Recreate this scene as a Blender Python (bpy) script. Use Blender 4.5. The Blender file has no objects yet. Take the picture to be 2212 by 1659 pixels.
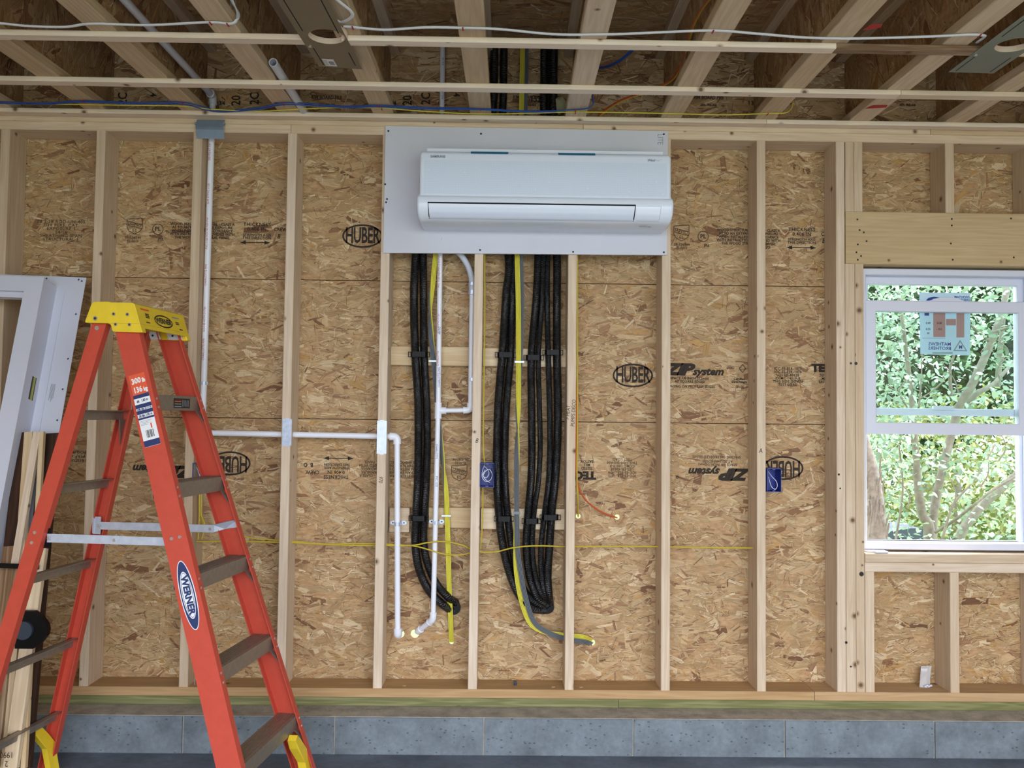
import bpy, bmesh, math, random
import numpy as np
from mathutils import Vector, Matrix

random.seed(7)
rng = np.random.default_rng(11)
sc = bpy.context.scene
COL = sc.collection

# ------------------------------------------------------------------ camera, world, exposure
CAM = np.array([0.5094, -3.7637, 1.3711])
YAW, PITCH, ROLL, FPX = 0.01215, 0.03853, 0.01137, 1903.68


def cam_axes():
    f = np.array([math.sin(YAW) * math.cos(PITCH), math.cos(YAW) * math.cos(PITCH), math.sin(PITCH)])
    r = np.cross(f, [0, 0, 1]); r /= np.linalg.norm(r)
    u = np.cross(r, f)
    c, s = math.cos(ROLL), math.sin(ROLL)
    return c * r + s * u, -s * r + c * u, f


RX, UX, FX = cam_axes()
cam = bpy.data.cameras.new('camera')
cam.sensor_width = 36
cam.lens = FPX / 2212 * 36
cam.clip_start = 0.05
camo = bpy.data.objects.new('camera', cam)
COL.objects.link(camo)
camo.matrix_world = Matrix(((RX[0], UX[0], -FX[0], CAM[0]), (RX[1], UX[1], -FX[1], CAM[1]), (RX[2], UX[2], -FX[2], CAM[2]), (0, 0, 0, 1)))
sc.camera = camo

world = bpy.data.worlds.new('overcast_sky')
sc.world = world
world.use_nodes = True
bg = world.node_tree.nodes['Background']
bg.inputs[0].default_value = (0.85, 0.90, 1.0, 1)
bg.inputs[1].default_value = 1.0
sc.view_settings.view_transform = 'Standard'
sc.view_settings.look = 'None'
sc.view_settings.gamma = 1
sc.view_settings.use_curve_mapping = False
sc.view_settings.exposure = 2.85
sc.cycles.use_denoising = True
sc.cycles.max_bounces = 8
sc.cycles.diffuse_bounces = 5
sc.cycles.transparent_max_bounces = 12


sun = bpy.data.lights.new('sun', 'SUN')                                # high soft sun from the right, outside only
sun.energy = 0.9; sun.angle = math.radians(6); sun.color = (1, .96, .9)
suno = bpy.data.objects.new('sun', sun); COL.objects.link(suno)
suno.rotation_euler = Vector((-.5, -.25, -.8)).to_track_quat('-Z', 'Y').to_euler()


def portal(loc, rot, sx, sy):
    l = bpy.data.lights.new('sky_portal', 'AREA')
    l.shape = 'RECTANGLE'; l.size = sx; l.size_y = sy
    l.cycles.is_portal = True
    o = bpy.data.objects.new('sky_portal', l)
    COL.objects.link(o)
    o.location = loc; o.rotation_euler = rot


portal((1.25, -4.56, 1.5), (math.radians(90), 0, 0), 5.1, 3.0)          # the open garage door behind the camera


def at(px, py, Y):
    """point of the photograph's ray on the plane y = Y"""
    d = RX * (px - 1106) / FPX + UX * (829.5 - py) / FPX + FX
    return CAM + d * (Y - CAM[1]) / d[1]


CK, CX = .021, .0116


def atz(px, py, z):
    d = RX * (px - 1106) / FPX + UX * (829.5 - py) / FPX + FX
    return CAM + d * (z + CK * CAM[1] - CAM[2]) / (d[2] - CK * d[1])     # ceiling plane, falling a little towards the camera


# ------------------------------------------------------------------ helpers
WL = {}


def reg(o, parent, loc):
    loc = np.array(loc, float)
    WL[o.name] = loc
    COL.objects.link(o)
    if parent is not None:
        o.parent = parent
        o.location = loc - WL[parent.name]
    else:
        o.location = loc
    return o


def empty(name, loc, label=None, cat=None, group=None, kind=None, parent=None):
    o = bpy.data.objects.new(name, None)
    o.empty_display_size = 0.05
    reg(o, parent, loc)
    return tag(o, label, cat, group, kind)


def tag(o, label=None, cat=None, group=None, kind=None):
    if label: o['label'] = label
    if cat: o['category'] = cat
    if group: o['group'] = group
    if kind: o['kind'] = kind
    return o


def mobj(name, verts, faces, mat, parent=None, uvs=None, smooth=False, auto=None):
    v = np.asarray(verts, float)
    c = (v.min(0) + v.max(0)) / 2
    me = bpy.data.meshes.new(name)
    me.from_pydata((v - c).tolist(), [], [list(f) for f in faces])
    if uvs is not None:
        lay = me.uv_layers.new(name='UVMap')
        lay.data.foreach_set('uv', np.asarray(uvs, np.float32).ravel())
    me.materials.append(mat)
    if smooth:
        me.polygons.foreach_set('use_smooth', [True] * len(me.polygons))
        if auto is not None:
            me.set_sharp_from_angle(angle=math.radians(auto))
    me.update()
    o = bpy.data.objects.new(name, me)
    return reg(o, parent, c)


class MB:
    """collects shapes into one mesh"""
    def __init__(self): self.v = []; self.f = []; self.uv = []; self.hasuv = False
    def add(self, v, f, uv=None):
        n = len(self.v)
        self.v += [tuple(map(float, p)) for p in v]
        self.f += [[i + n for i in q] for q in f]
        if uv is None: uv = [(0, 0)] * sum(len(q) for q in f)
        self.uv += list(uv)
        return self
    def box(self, x0, x1, y0, y1, z0, z1):
        v = [(x, y, z) for x in (x0, x1) for y in (y0, y1) for z in (z0, z1)]
        f = [(0, 1, 3, 2), (4, 6, 7, 5), (0, 4, 5, 1), (2, 3, 7, 6), (0, 2, 6, 4), (1, 5, 7, 3)]
        return self.add(v, f)
    def obox(self, o, a, b, c):
        """box from corner o with edge vectors a, b, c"""
        o, a, b, c = map(np.array, (o, a, b, c))
        v = [o + i * a + j * b + k * c for i in (0, 1) for j in (0, 1) for k in (0, 1)]
        f = [(0, 1, 3, 2), (4, 6, 7, 5), (0, 4, 5, 1), (2, 3, 7, 6), (0, 2, 6, 4), (1, 5, 7, 3)]
        if np.dot(np.cross(a, b), c) < 0: f = [q[::-1] for q in f]
        return self.add(v, f)
    def prism(self, poly, d):
        """polygon (3-D points) pushed along vector d"""
        p = [np.array(q, float) for q in poly]; d = np.array(d, float); n = len(p)
        v = p + [q + d for q in p]
        f = [list(range(n))[::-1], list(range(n, 2 * n))] + [[i, (i + 1) % n, (i + 1) % n + n, i + n] for i in range(n)]
        nn = sum((np.cross(p[i] - p[0], p[(i + 1) % n] - p[0]) for i in range(n)), np.zeros(3))
        if np.dot(nn, d) < 0: f = [q[::-1] for q in f]
        return self.add(v, f)
    def tube(self, pts, r, seg=10, cap=True, hollow=False):
        v, f, uv = tube_geo(pts, r, seg, cap)
        return self.add(v, f, uv)
    def cyl(self, a, b, r, seg=12):
        return self.tube([a, b], r, seg)
    def build(self, name, mat, parent=None, smooth=False, auto=None):
        return mobj(name, self.v, self.f, mat, parent, self.uv, smooth, auto)


def catmull(pts, n=8):
    p = [np.array(q, float) for q in pts]
    if len(p) < 3: return p
    e = [2 * p[0] - p[1]] + p + [2 * p[-1] - p[-2]]
    out = []
    for i in range(1, len(e) - 2):
        p0, p1, p2, p3 = e[i - 1:i + 3]
        for k in range(n):
            t = k / n
            out.append(0.5 * ((2 * p1) + (-p0 + p2) * t + (2 * p0 - 5 * p1 + 4 * p2 - p3) * t * t + (-p0 + 3 * p1 - 3 * p2 + p3) * t ** 3))
    out.append(p[-1])
    return out


def frames(p, ref=None):
    T = []
    for i in range(len(p)):
        t = p[min(i + 1, len(p) - 1)] - p[max(i - 1, 0)]
        T.append(t / (np.linalg.norm(t) + 1e-12))
    n = np.array(ref if ref is not None else ((0, -1, 0) if abs(T[0][1]) < .9 else (0, 0, 1)), float)
    N = []
    for t in T:
        if ref is not None: n = np.array(ref, float)
        n = n - np.dot(n, t) * t
        n /= np.linalg.norm(n) + 1e-12
        N.append(n)
    return T, N, [np.cross(t, n) for t, n in zip(T, N)]


def tube_geo(pts, r, seg=10, cap=True, flat=None, ref=None):
    p = [np.array(q, float) for q in pts]
    T, N, B = frames(p, ref)
    rr = r if hasattr(r, '__len__') else [r] * len(p)
    v = []; f = []; uv = []; L = [0]
    for i in range(1, len(p)): L.append(L[-1] + np.linalg.norm(p[i] - p[i - 1]))
    for i in range(len(p)):
        for k in range(seg):
            a = 2 * math.pi * k / seg
            k2 = flat if flat else 1
            v.append(p[i] + rr[i] * (math.cos(a) * k2 * N[i] + math.sin(a) * B[i]))
    for i in range(len(p) - 1):
        for k in range(seg):
            k1 = (k + 1) % seg
            f.append((i * seg + k, i * seg + k1, (i + 1) * seg + k1, (i + 1) * seg + k))
            uv += [(L[i], k / seg), (L[i], (k + 1) / seg), (L[i + 1], (k + 1) / seg), (L[i + 1], k / seg)]
    if cap:
        f.append(tuple(range(seg))[::-1]); uv += [(0, 0)] * seg
        b = (len(p) - 1) * seg
        f.append(tuple(b + k for k in range(seg))); uv += [(L[-1], 0)] * seg
    return v, f, uv


def tube(name, pts, r, mat, parent=None, seg=10, n=8, flat=None, ref=None, curve=True):
    p = catmull(pts, n) if curve else [np.array(q, float) for q in pts]
    if hasattr(r, '__len__') and len(r) != len(p):
        r = list(np.interp(np.linspace(0, 1, len(p)), np.linspace(0, 1, len(r)), r))
    v, f, uv = tube_geo(p, r, seg, True, flat, ref)
    return mobj(name, v, f, mat, parent, uv, True, 50)


def pipe_hollow(name, a, b, ro, ri, mat, parent=None, seg=16):
    a, b = np.array(a, float), np.array(b, float)
    v = []; f = []
    T, N, B = frames([a, b])
    for (q, r) in ((a, ro), (b, ro), (b, ri), (a, ri)):
        for k in range(seg):
            t = 2 * math.pi * k / seg
            v.append(q + r * (math.cos(t) * N[0] + math.sin(t) * B[0]))
    for s in range(4):
        for k in range(seg):
            k1 = (k + 1) % seg; s1 = (s + 1) % 4
            f.append((s * seg + k, s * seg + k1, s1 * seg + k1, s1 * seg + k))
    return mobj(name, v, f, mat, parent, None, True, 40)


def board(name, lo, hi, mat, parent=None, axis=None, ch=0.0025, jit=0.0):
    """lumber: box lo..hi with eased long edges; uv u along the grain in metres"""
    lo = np.array(lo, float); hi = np.array(hi, float)
    if axis is None: axis = int(np.argmax(hi - lo))
    o1, o2 = [i for i in range(3) if i != axis]
    a0, a1, b0, b1 = lo[o1], hi[o1], lo[o2], hi[o2]
    ch = min(ch, (a1 - a0) * .2, (b1 - b0) * .2)
    prof = [(a0 + ch, b0), (a1 - ch, b0), (a1, b0 + ch), (a1, b1 - ch), (a1 - ch, b1), (a0 + ch, b1), (a0, b1 - ch), (a0, b0 + ch)]
    per = [0]
    for i in range(8):
        per.append(per[-1] + math.dist(prof[i], prof[(i + 1) % 8]))
    v = []
    for e in (lo[axis], hi[axis]):
        for (a, b) in prof:
            q = [0, 0, 0]; q[axis] = e; q[o1] = a; q[o2] = b
            v.append(q)
    L = hi[axis] - lo[axis]
    ou, ov = random.uniform(0, 40), random.uniform(0, 40)
    f = []; uv = []
    for i in range(8):
        j = (i + 1) % 8
        f.append((i, j, j + 8, i + 8))
        uv += [(ou, ov + per[i]), (ou, ov + per[i + 1]), (ou + L, ov + per[i + 1]), (ou + L, ov + per[i])]
    f.append(tuple(range(8))[::-1]); uv += [(ou + prof[i][0] * .2, ov + prof[i][1]) for i in range(8)][::-1]
    f.append(tuple(range(8, 16))); uv += [(ou + prof[i][0] * .2, ov + prof[i][1]) for i in range(8)]
    va = np.array(v)
    # outward orientation
    me_c = va.mean(0)
    q = f[0]; n = np.cross(va[q[1]] - va[q[0]], va[q[2]] - va[q[1]])
    if np.dot(n, va[list(q)].mean(0) - me_c) < 0:
        nf = []; nuv = []; k = 0
        for q in f:
            nf.append(q[::-1]); nuv += uv[k:k + len(q)][::-1]; k += len(q)
        f, uv = nf, nuv
    return mobj(name, va, f, mat, parent, uv)


def lean_board(name, p0, p1, w, t, wdir, mat, parent=None, taper=1.0):
    """board from p0 (bottom) to p1 (top); width along wdir, thickness t"""
    p0, p1, wdir = (np.array(x, float) for x in (p0, p1, wdir))
    d = p1 - p0; L = np.linalg.norm(d); d /= L
    wd = wdir - np.dot(wdir, d) * d; wd /= np.linalg.norm(wd)
    n = np.cross(d, wd)
    v = []
    for (e, k) in ((p0, 1), (p1, taper)):
        for (a, b) in ((-1, -1), (1, -1), (1, 1), (-1, 1)):
            v.append(e + wd * a * w / 2 * k + n * b * t / 2)
    ou, ov = random.uniform(0, 40), random.uniform(0, 40)
    f = [(0, 1, 5, 4), (1, 2, 6, 5), (2, 3, 7, 6), (3, 0, 4, 7), (3, 2, 1, 0), (4, 5, 6, 7)]
    uv = []
    offs = [0, w, w + t, 2 * w + t]
    for i, ww in enumerate((w, t, w, t)):
        uv += [(ou, ov + offs[i]), (ou, ov + offs[i] + ww), (ou + L, ov + offs[i] + ww), (ou + L, ov + offs[i])]
    uv += [(ou, ov), (ou, ov + w), (ou + t, ov + w), (ou + t, ov)] * 2
    return mobj(name, v, f, mat, parent, uv)


# ------------------------------------------------------------------ materials
def s2l(c):
    return tuple(((x / 12.92) if x <= 0.04045 else ((x + 0.055) / 1.055) ** 2.4) for x in (np.array(c, float) / 255)) + (1,)


class NT:
    def __init__(self, name):
        self.m = bpy.data.materials.new(name); self.m.use_nodes = True
        self.t = self.m.node_tree; self.n = self.t.nodes
        self.b = self.n['Principled BSDF']; self.out = self.n['Material Output']
    def new(self, typ, **kw):
        nd = self.n.new(typ)
        for k, v in kw.items(): setattr(nd, k, v)
        return nd
    def link(self, a, b): self.t.links.new(a, b)
    def math(self, op, a, b=None, clamp=False):
        nd = self.new('ShaderNodeMath', operation=op, use_clamp=clamp)
        for i, x in enumerate((a, b)):
            if x is None: continue
            if isinstance(x, (int, float)): nd.inputs[i].default_value = x
            else: self.link(x, nd.inputs[i])
        return nd.outputs[0]
    def mix(self, fac, a, b, mode='MIX'):
        nd = self.new('ShaderNodeMix', data_type='RGBA', blend_type=mode)
        for s, x in ((nd.inputs[0], fac), (nd.inputs[6], a), (nd.inputs[7], b)):
            if isinstance(x, (int, float, tuple)): s.default_value = x
            else: self.link(x, s)
        return nd.outputs[2]
    def ramp(self, fac, stops):
        nd = self.new('ShaderNodeValToRGB'); cr = nd.color_ramp
        while len(cr.elements) < len(stops): cr.elements.new(0.5)
        for e, (p, c) in zip(cr.elements, stops): e.position = p; e.color = c if len(c) == 4 else c + (1,)
        self.link(fac, nd.inputs[0]); return nd.outputs[0]
    def noise(self, vec, scale, detail=3, rough=.55, dim='3D'):
        nd = self.new('ShaderNodeTexNoise', noise_dimensions=dim)
        nd.inputs['Scale'].default_value = scale; nd.inputs['Detail'].default_value = detail; nd.inputs['Roughness'].default_value = rough
        self.link(vec, nd.inputs['Vector']); return nd.outputs['Fac']
    def mapping(self, vec, scale=(1, 1, 1), loc=(0, 0, 0)):
        nd = self.new('ShaderNodeMapping')
        nd.inputs['Scale'].default_value = scale; nd.inputs['Location'].default_value = loc
        self.link(vec, nd.inputs['Vector']); return nd.outputs[0]
    def bump(self, h, strength=.3, dist=.002):
        nd = self.new('ShaderNodeBump'); nd.inputs['Strength'].default_value = strength; nd.inputs['Distance'].default_value = dist
        self.link(h, nd.inputs['Height']); self.link(nd.outputs[0], self.b.inputs['Normal'])
    def rough(self, v): self.b.inputs['Roughness'].default_value = v


BLK = (0, 0, 0, 1); WHT = (1, 1, 1, 1)


def plain(name, rgb, rough=.5, metal=0.0, spec=.5, bump=0.0, bscale=400, vary=.0, vscale=25):
    g = NT(name); g.rough(rough)
    g.b.inputs['Metallic'].default_value = metal
    g.b.inputs['Specular IOR Level'].default_value = spec
    tc = g.new('ShaderNodeTexCoord').outputs['Object']
    col = s2l(rgb)
    if vary:
        n = g.noise(tc, vscale, 4)
        k = g.ramp(n, [(.3, tuple(c * (1 - vary) for c in col[:3])), (.7, tuple(min(1, c * (1 + vary)) for c in col[:3]))])
        g.link(k, g.b.inputs['Base Color'])
    else: g.b.inputs['Base Color'].default_value = col
    if bump: g.bump(g.noise(tc, bscale, 2), bump, .0006)
    return g.m


def wood(name, light, dark, knotc=(96, 62, 36), gate=.84, grain=1.0, stain=None):
    g = NT(name); g.rough(.72); g.b.inputs['Specular IOR Level'].default_value = .25
    uv = g.new('ShaderNodeTexCoord').outputs['UV']
    oi = g.new('ShaderNodeObjectInfo').outputs['Random']
    st = g.mapping(uv, (2.2, 75, 1))
    n1 = g.noise(st, 1, 4, .6)
    dist = g.mapping(uv, (1.1, 16, 1)); n2 = g.noise(dist, 1, 3)
    # growth-ring bands
    wv = g.math('SINE', g.math('MULTIPLY', n2, 46.0))
    wv = g.math('MULTIPLY_ADD', wv, .5); g.n[-1].inputs[2].default_value = .5
    f = g.math('ADD', g.math('MULTIPLY', n1, .75 * grain), g.math('MULTIPLY', wv, .22 * grain))
    col = g.ramp(f, [(.2, s2l(light)), (.5, tuple((a + b) / 2 for a, b in zip(s2l(light), s2l(dark)))), (.86, s2l(dark))])
    # broad blotches
    bl = g.noise(g.mapping(uv, (3, 9, 1)), 1, 3)
    col = g.mix(g.math('MULTIPLY', g.ramp(bl, [(.45, BLK), (.8, WHT)]), .35), col, s2l(stain or dark))
    # board to board difference
    hs = g.new('ShaderNodeHueSaturation')
    g.link(col, hs.inputs['Color'])
    v = g.math('MULTIPLY_ADD', oi, .20); g.n[-1].inputs[2].default_value = .90
    g.link(v, hs.inputs['Value'])
    v = g.math('MULTIPLY_ADD', oi, -.25); g.n[-1].inputs[2].default_value = 1.12
    g.link(v, hs.inputs['Saturation'])
    col = hs.outputs[0]
    # knots
    vo = g.new('ShaderNodeTexVoronoi', voronoi_dimensions='2D'); vo.inputs['Scale'].default_value = 10
    g.link(uv, vo.inputs['Vector'])
    sep = g.new('ShaderNodeSeparateColor'); g.link(vo.outputs['Color'], sep.inputs[0])
    on = g.math('GREATER_THAN', sep.outputs[0], gate)
    rad = g.math('MULTIPLY_ADD', sep.outputs[1], .06); g.n[-1].inputs[2].default_value = .035
    dd = g.math('DIVIDE', vo.outputs['Distance'], rad)
    kn = g.ramp(g.math('MULTIPLY', dd, .4), [(.25, WHT), (.42, (.55, .55, .55, 1)), (.85, BLK)])
    kf = g.math('MULTIPLY', g.math('MULTIPLY', kn, on), .9)
    col = g.mix(kf, col, s2l(knotc))
    g.link(col, g.b.inputs['Base Color'])
    g.bump(n1, .12, .0008)
    return g.m


M_STUD = wood('spruce_stud', (222, 204, 180), (196, 172, 143), stain=(174, 150, 124))
M_STRAP = wood('pine_strapping', (240, 226, 206), (222, 202, 176), gate=.84)
M_PLATE = wood('plate_lumber', (222, 203, 174), (196, 170, 136), gate=.84)
M_HEAD = wood('header_lumber', (200, 178, 138), (180, 153, 111), gate=.78)
M_SOLE = wood('sole_lumber', (202, 172, 134), (176, 144, 106), gate=.93, stain=(150, 120, 90))
M_PT = wood('treated_lumber', (160, 159, 116), (116, 117, 78), gate=.93, grain=1.5)
M_FLANGE = wood('joist_flange', (218, 200, 172), (190, 166, 134), gate=.93)
M_SCRAP = wood('scrap_board', (224, 206, 172), (196, 166, 126), gate=.85)
M_BARK = wood('bark_edge', (92, 62, 42), (52, 34, 24), gate=.97, grain=1.6)
M_GREYWOOD = wood('weathered_board', (190, 168, 140), (120, 92, 66), gate=.9, grain=1.5)


def strand_mat(name, base=False):
    g = NT(name); g.rough(.62); g.b.inputs['Specular IOR Level'].default_value = .3
    if base:
        tc = g.new('ShaderNodeTexCoord').outputs['Object']
        n = g.noise(g.mapping(tc, (30, 30, 90)), 1, 4)
        g.link(g.ramp(n, [(.3, s2l((160, 126, 88))), (.7, s2l((196, 160, 116)))]), g.b.inputs['Base Color'])
    else:
        at_ = g.new('ShaderNodeAttribute', attribute_name='Col').outputs['Color']
        uv = g.new('ShaderNodeTexCoord').outputs['UV']
        n = g.noise(g.mapping(uv, (12, 260, 1)), 1, 4, .6)
        k = g.ramp(n, [(.25, (.54, .49, .44, 1)), (.50, (.97, .965, .96, 1)), (.78, (1.12, 1.10, 1.06, 1))])
        g.link(g.mix(1.0, at_, k, 'MULTIPLY'), g.b.inputs['Base Color'])
        g.bump(n, .25, .0006)
    return g.m


M_STRAND = strand_mat('wood_strands')
M_OSB = strand_mat('strand_board', True)


def concrete(name, rgb, pits=True, s=1.0):
    g = NT(name); g.rough(.85); g.b.inputs['Specular IOR Level'].default_value = .25
    tc = g.new('ShaderNodeTexCoord').outputs['Object']
    oi = g.new('ShaderNodeObjectInfo').outputs['Random']
    off = g.new('ShaderNodeVectorMath', operation='ADD'); g.link(tc, off.inputs[0])
    cx = g.new('ShaderNodeCombineXYZ'); g.link(g.math('MULTIPLY', oi, 30.0), cx.inputs[0]); g.link(cx.outputs[0], off.inputs[1])
    tc = off.outputs[0]
    c = s2l(rgb)
    a = g.noise(tc, 7 * s, 5, .6); b = g.noise(tc, 60 * s, 4, .6)
    col = g.ramp(a, [(.28, tuple(x * .66 for x in c[:3])), (.52, c[:3]), (.74, tuple(min(1, x * 1.28) for x in c[:3]))])
    col = g.mix(.35, col, g.ramp(b, [(.3, (.45, .45, .45, 1)), (.7, (1, 1, 1, 1))]), 'MULTIPLY')
    h = b
    if pits:
        vo = g.new('ShaderNodeTexVoronoi'); vo.inputs['Scale'].default_value = 75
        g.link(g.mapping(tc, (.7, .7, 1.2)), vo.inputs['Vector'])
        sep = g.new('ShaderNodeSeparateColor'); g.link(vo.outputs['Color'], sep.inputs[0])
        dens = g.noise(tc, 5, 3)
        on = g.math('LESS_THAN', sep.outputs[0], g.math('MULTIPLY', g.ramp(dens, [(.35, BLK), (.75, WHT)]), .55))
        p = g.math('MULTIPLY', g.math('LESS_THAN', vo.outputs['Distance'], g.math('MULTIPLY', sep.outputs[1], .32)), on)
        col = g.mix(g.math('MULTIPLY', p, .55), col, s2l((52, 58, 64)))
    g.link(col, g.b.inputs['Base Color'])
    g.bump(h, .3, .002)
    return g.m


M_BLOCK = concrete('block_concrete', (122, 132, 139))
M_LEDGE = concrete('mortar_ledge', (174, 169, 158), False, 2)
M_FLOOR = concrete('floor_slab', (112, 122, 136), False, .6)
M_DRIVE = concrete('driveway', (160, 160, 156), False, .5)

M_PVC = plain('white_pvc', (234, 237, 246), .35)
M_PVCG = plain('grey_white_pvc', (206, 210, 218), .4)
M_HOSE = plain('flexible_drain_hose', (200, 208, 222), .4)
M_VINYL = plain('white_vinyl', (208, 212, 226), .4)
M_AC = plain('white_gloss_plastic', (228, 238, 253), .22)
M_ACD = plain('louver_plastic', (220, 230, 248), .28)
M_BLACK = plain('black_plastic', (6, 6, 7), .5, 0, .25)
M_DARK = plain('dark_gap', (6, 6, 7), .8)
M_YEL = plain('yellow_cable_jacket', (226, 218, 84), .38)
M_YEL2 = plain('yellow_wire_jacket', (214, 194, 70), .4)
M_GREY = plain('grey_cable_jacket', (112, 118, 124), .4)
M_WHITEC = plain('white_cable_jacket', (226, 230, 236), .4)
M_BLUEC = plain('blue_cable_jacket', (44, 84, 168), .4)
M_ORANGE = plain('orange_cable_jacket', (204, 92, 52), .4)
M_GALV = plain('galvanised_steel', (170, 180, 196), .42, .5, vary=.18, vscale=60)
M_ZINC = plain('zinc_plate', (196, 206, 222), .42, .4, vary=.1, vscale=40)
M_PLATEB = plain('bluish_steel_plate', (128, 146, 166), .45, .35, vary=.08)
M_LITE = plain('light_plate_steel', (132, 126, 112), .42, .55, vary=.06, vscale=6)
M_LITE2 = plain('light_plate_grey_steel', (128, 136, 132), .42, .55, vary=.06, vscale=6)
M_BLUEB = plain('blue_box_plastic', (14, 42, 140), .4)
M_RED = plain('orange_fibreglass', (190, 73, 55), .42, bump=.25, bscale=700, vary=.05, vscale=40)
M_CAP = plain('yellow_plastic', (226, 196, 46), .45, bump=.1, bscale=300, vary=.05)
M_ALU = plain('dull_aluminium', (150, 140, 128), .42, .6, vary=.1, vscale=50)
M_BOARD = plain('primed_board', (206, 209, 220), .6, vary=.03, vscale=3)
M_TAPE = plain('blue_tape', (30, 110, 150), .5)
M_INK = plain('black_ink', (46, 36, 28), .8)
M_INKL = plain('faded_ink', (88, 68, 48), .8)
M_INKR = plain('red_ink', (176, 72, 70), .7)
M_INKB = plain('blue_ink', (40, 60, 140), .6)
M_INKG = plain('grey_ink', (140, 148, 158), .6)
M_PAINTR = plain('red_paint', (176, 36, 36), .7)
M_LABW = plain('white_label', (228, 230, 232), .5)
M_LABB = plain('navy_label', (36, 52, 100), .5)
M_LABO = plain('orange_label', (222, 92, 56), .5)
M_LABY = plain('yellow_label', (176, 176, 60), .5)
M_LABK = plain('dark_label', (40, 36, 36), .5)
M_SCREW = plain('dark_screw', (26, 26, 28), .45, .3)
M_RIVET = plain('steel_rivet', (206, 208, 212), .3, .8)
M_BINB = plain('dark_bin', (52, 62, 76), .5)
M_TRUNK = plain('pale_bark', (116, 112, 100), .8, bump=.6, bscale=60, vary=.25, vscale=30)
M_TRUNKD = plain('shaggy_bark', (132, 126, 120), .8, bump=.8, bscale=45, vary=.3, vscale=40)
M_BAG = plain('clear_bag_film', (190, 186, 184), .25)
M_FOAM = plain('dry_foam', (176, 178, 140), .8, bump=.4, bscale=80)
M_WALLPLAIN = plain('plain_side_wall', (196, 164, 118), .7, vary=.12, vscale=8)


def insulation():
    g = NT('black_pipe_insulation'); g.rough(.3); g.b.inputs['Specular IOR Level'].default_value = .6
    g.b.inputs['Base Color'].default_value = s2l((9, 9, 11))
    uv = g.new('ShaderNodeTexCoord').outputs['UV']
    sp = g.new('ShaderNodeSeparateXYZ'); g.link(uv, sp.inputs[0])
    oi = g.new('ShaderNodeObjectInfo').outputs['Random']
    # wrinkles running round the foam at a slant
    ph = g.math('ADD', g.math('MULTIPLY', sp.outputs[0], 820.0), g.math('MULTIPLY', sp.outputs[1], 12.566))
    n = g.noise(g.mapping(uv, (30, 5, 1)), 1, 3)
    ph = g.math('ADD', ph, g.math('MULTIPLY', n, 14.0))
    w = g.math('SINE', ph)
    amp = g.ramp(g.noise(g.mapping(uv, (9, 4, 1)), 1, 2), [(.35, (.15, .15, .15, 1)), (.65, WHT)])
    h = g.math('ADD', g.math('MULTIPLY', w, amp), g.math('MULTIPLY', g.noise(g.mapping(uv, (200, 40, 1)), 1, 2), 1.2))
    g.bump(h, 1.0, .0016)
    return g.m


M_INS = insulation()


def leafm(name, a, b):
    g = NT(name); g.rough(.45)
    oi = g.new('ShaderNodeNewGeometry').outputs['Random Per Island']
    ob = g.new('ShaderNodeObjectInfo').outputs['Random']
    r = g.math('FRACT', g.math('ADD', oi, ob))
    col = g.ramp(r, [(0, s2l(a)), (1, s2l(b))])
    g.link(col, g.b.inputs['Base Color'])
    tr = g.new('ShaderNodeBsdfTranslucent'); g.link(col, tr.inputs[0])
    mx = g.new('ShaderNodeMixShader'); mx.inputs[0].default_value = .25
    g.link(g.b.outputs[0], mx.inputs[1]); g.link(tr.outputs[0], mx.inputs[2]); g.link(mx.outputs[0], g.out.inputs[0])
    return g.m


M_LEAF = leafm('lilac_leaf', (108, 136, 116), (168, 188, 162))
M_LEAFY = leafm('yellow_green_leaf', (104, 120, 62), (146, 150, 90))
M_LEAFD = leafm('dark_tree_leaf', (30, 56, 38), (72, 104, 58))
M_GRASS = plain('lawn_grass', (88, 122, 56), .8, bump=.5, bscale=120, vary=.3, vscale=14)


def glassm():
    g = NT('window_glass')
    tr = g.new('ShaderNodeBsdfTransparent'); tr.inputs[0].default_value = (.92, .97, .965, 1)
    gl = g.new('ShaderNodeBsdfGlossy'); gl.inputs['Roughness'].default_value = .02
    fr = g.new('ShaderNodeFresnel'); fr.inputs[0].default_value = 1.5
    mx = g.new('ShaderNodeMixShader')
    g.link(g.math('MULTIPLY', fr.outputs[0], .8), mx.inputs[0]); g.link(tr.outputs[0], mx.inputs[1]); g.link(gl.outputs[0], mx.inputs[2])
    g.link(mx.outputs[0], g.out.inputs[0])
    return g.m


M_GLASS = glassm()


def paperm(name, rgb):
    g = NT(name); g.rough(.7); c = s2l(rgb)
    g.b.inputs['Base Color'].default_value = c
    tr = g.new('ShaderNodeBsdfTranslucent'); tr.inputs[0].default_value = c
    mx = g.new('ShaderNodeMixShader'); mx.inputs[0].default_value = .45
    g.link(g.b.outputs[0], mx.inputs[1]); g.link(tr.outputs[0], mx.inputs[2]); g.link(mx.outputs[0], g.out.inputs[0])
    return g.m


M_PAPER = paperm('thin_paper', (206, 220, 230))
M_PAPERP = paperm('pink_paper', (214, 158, 150))


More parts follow.
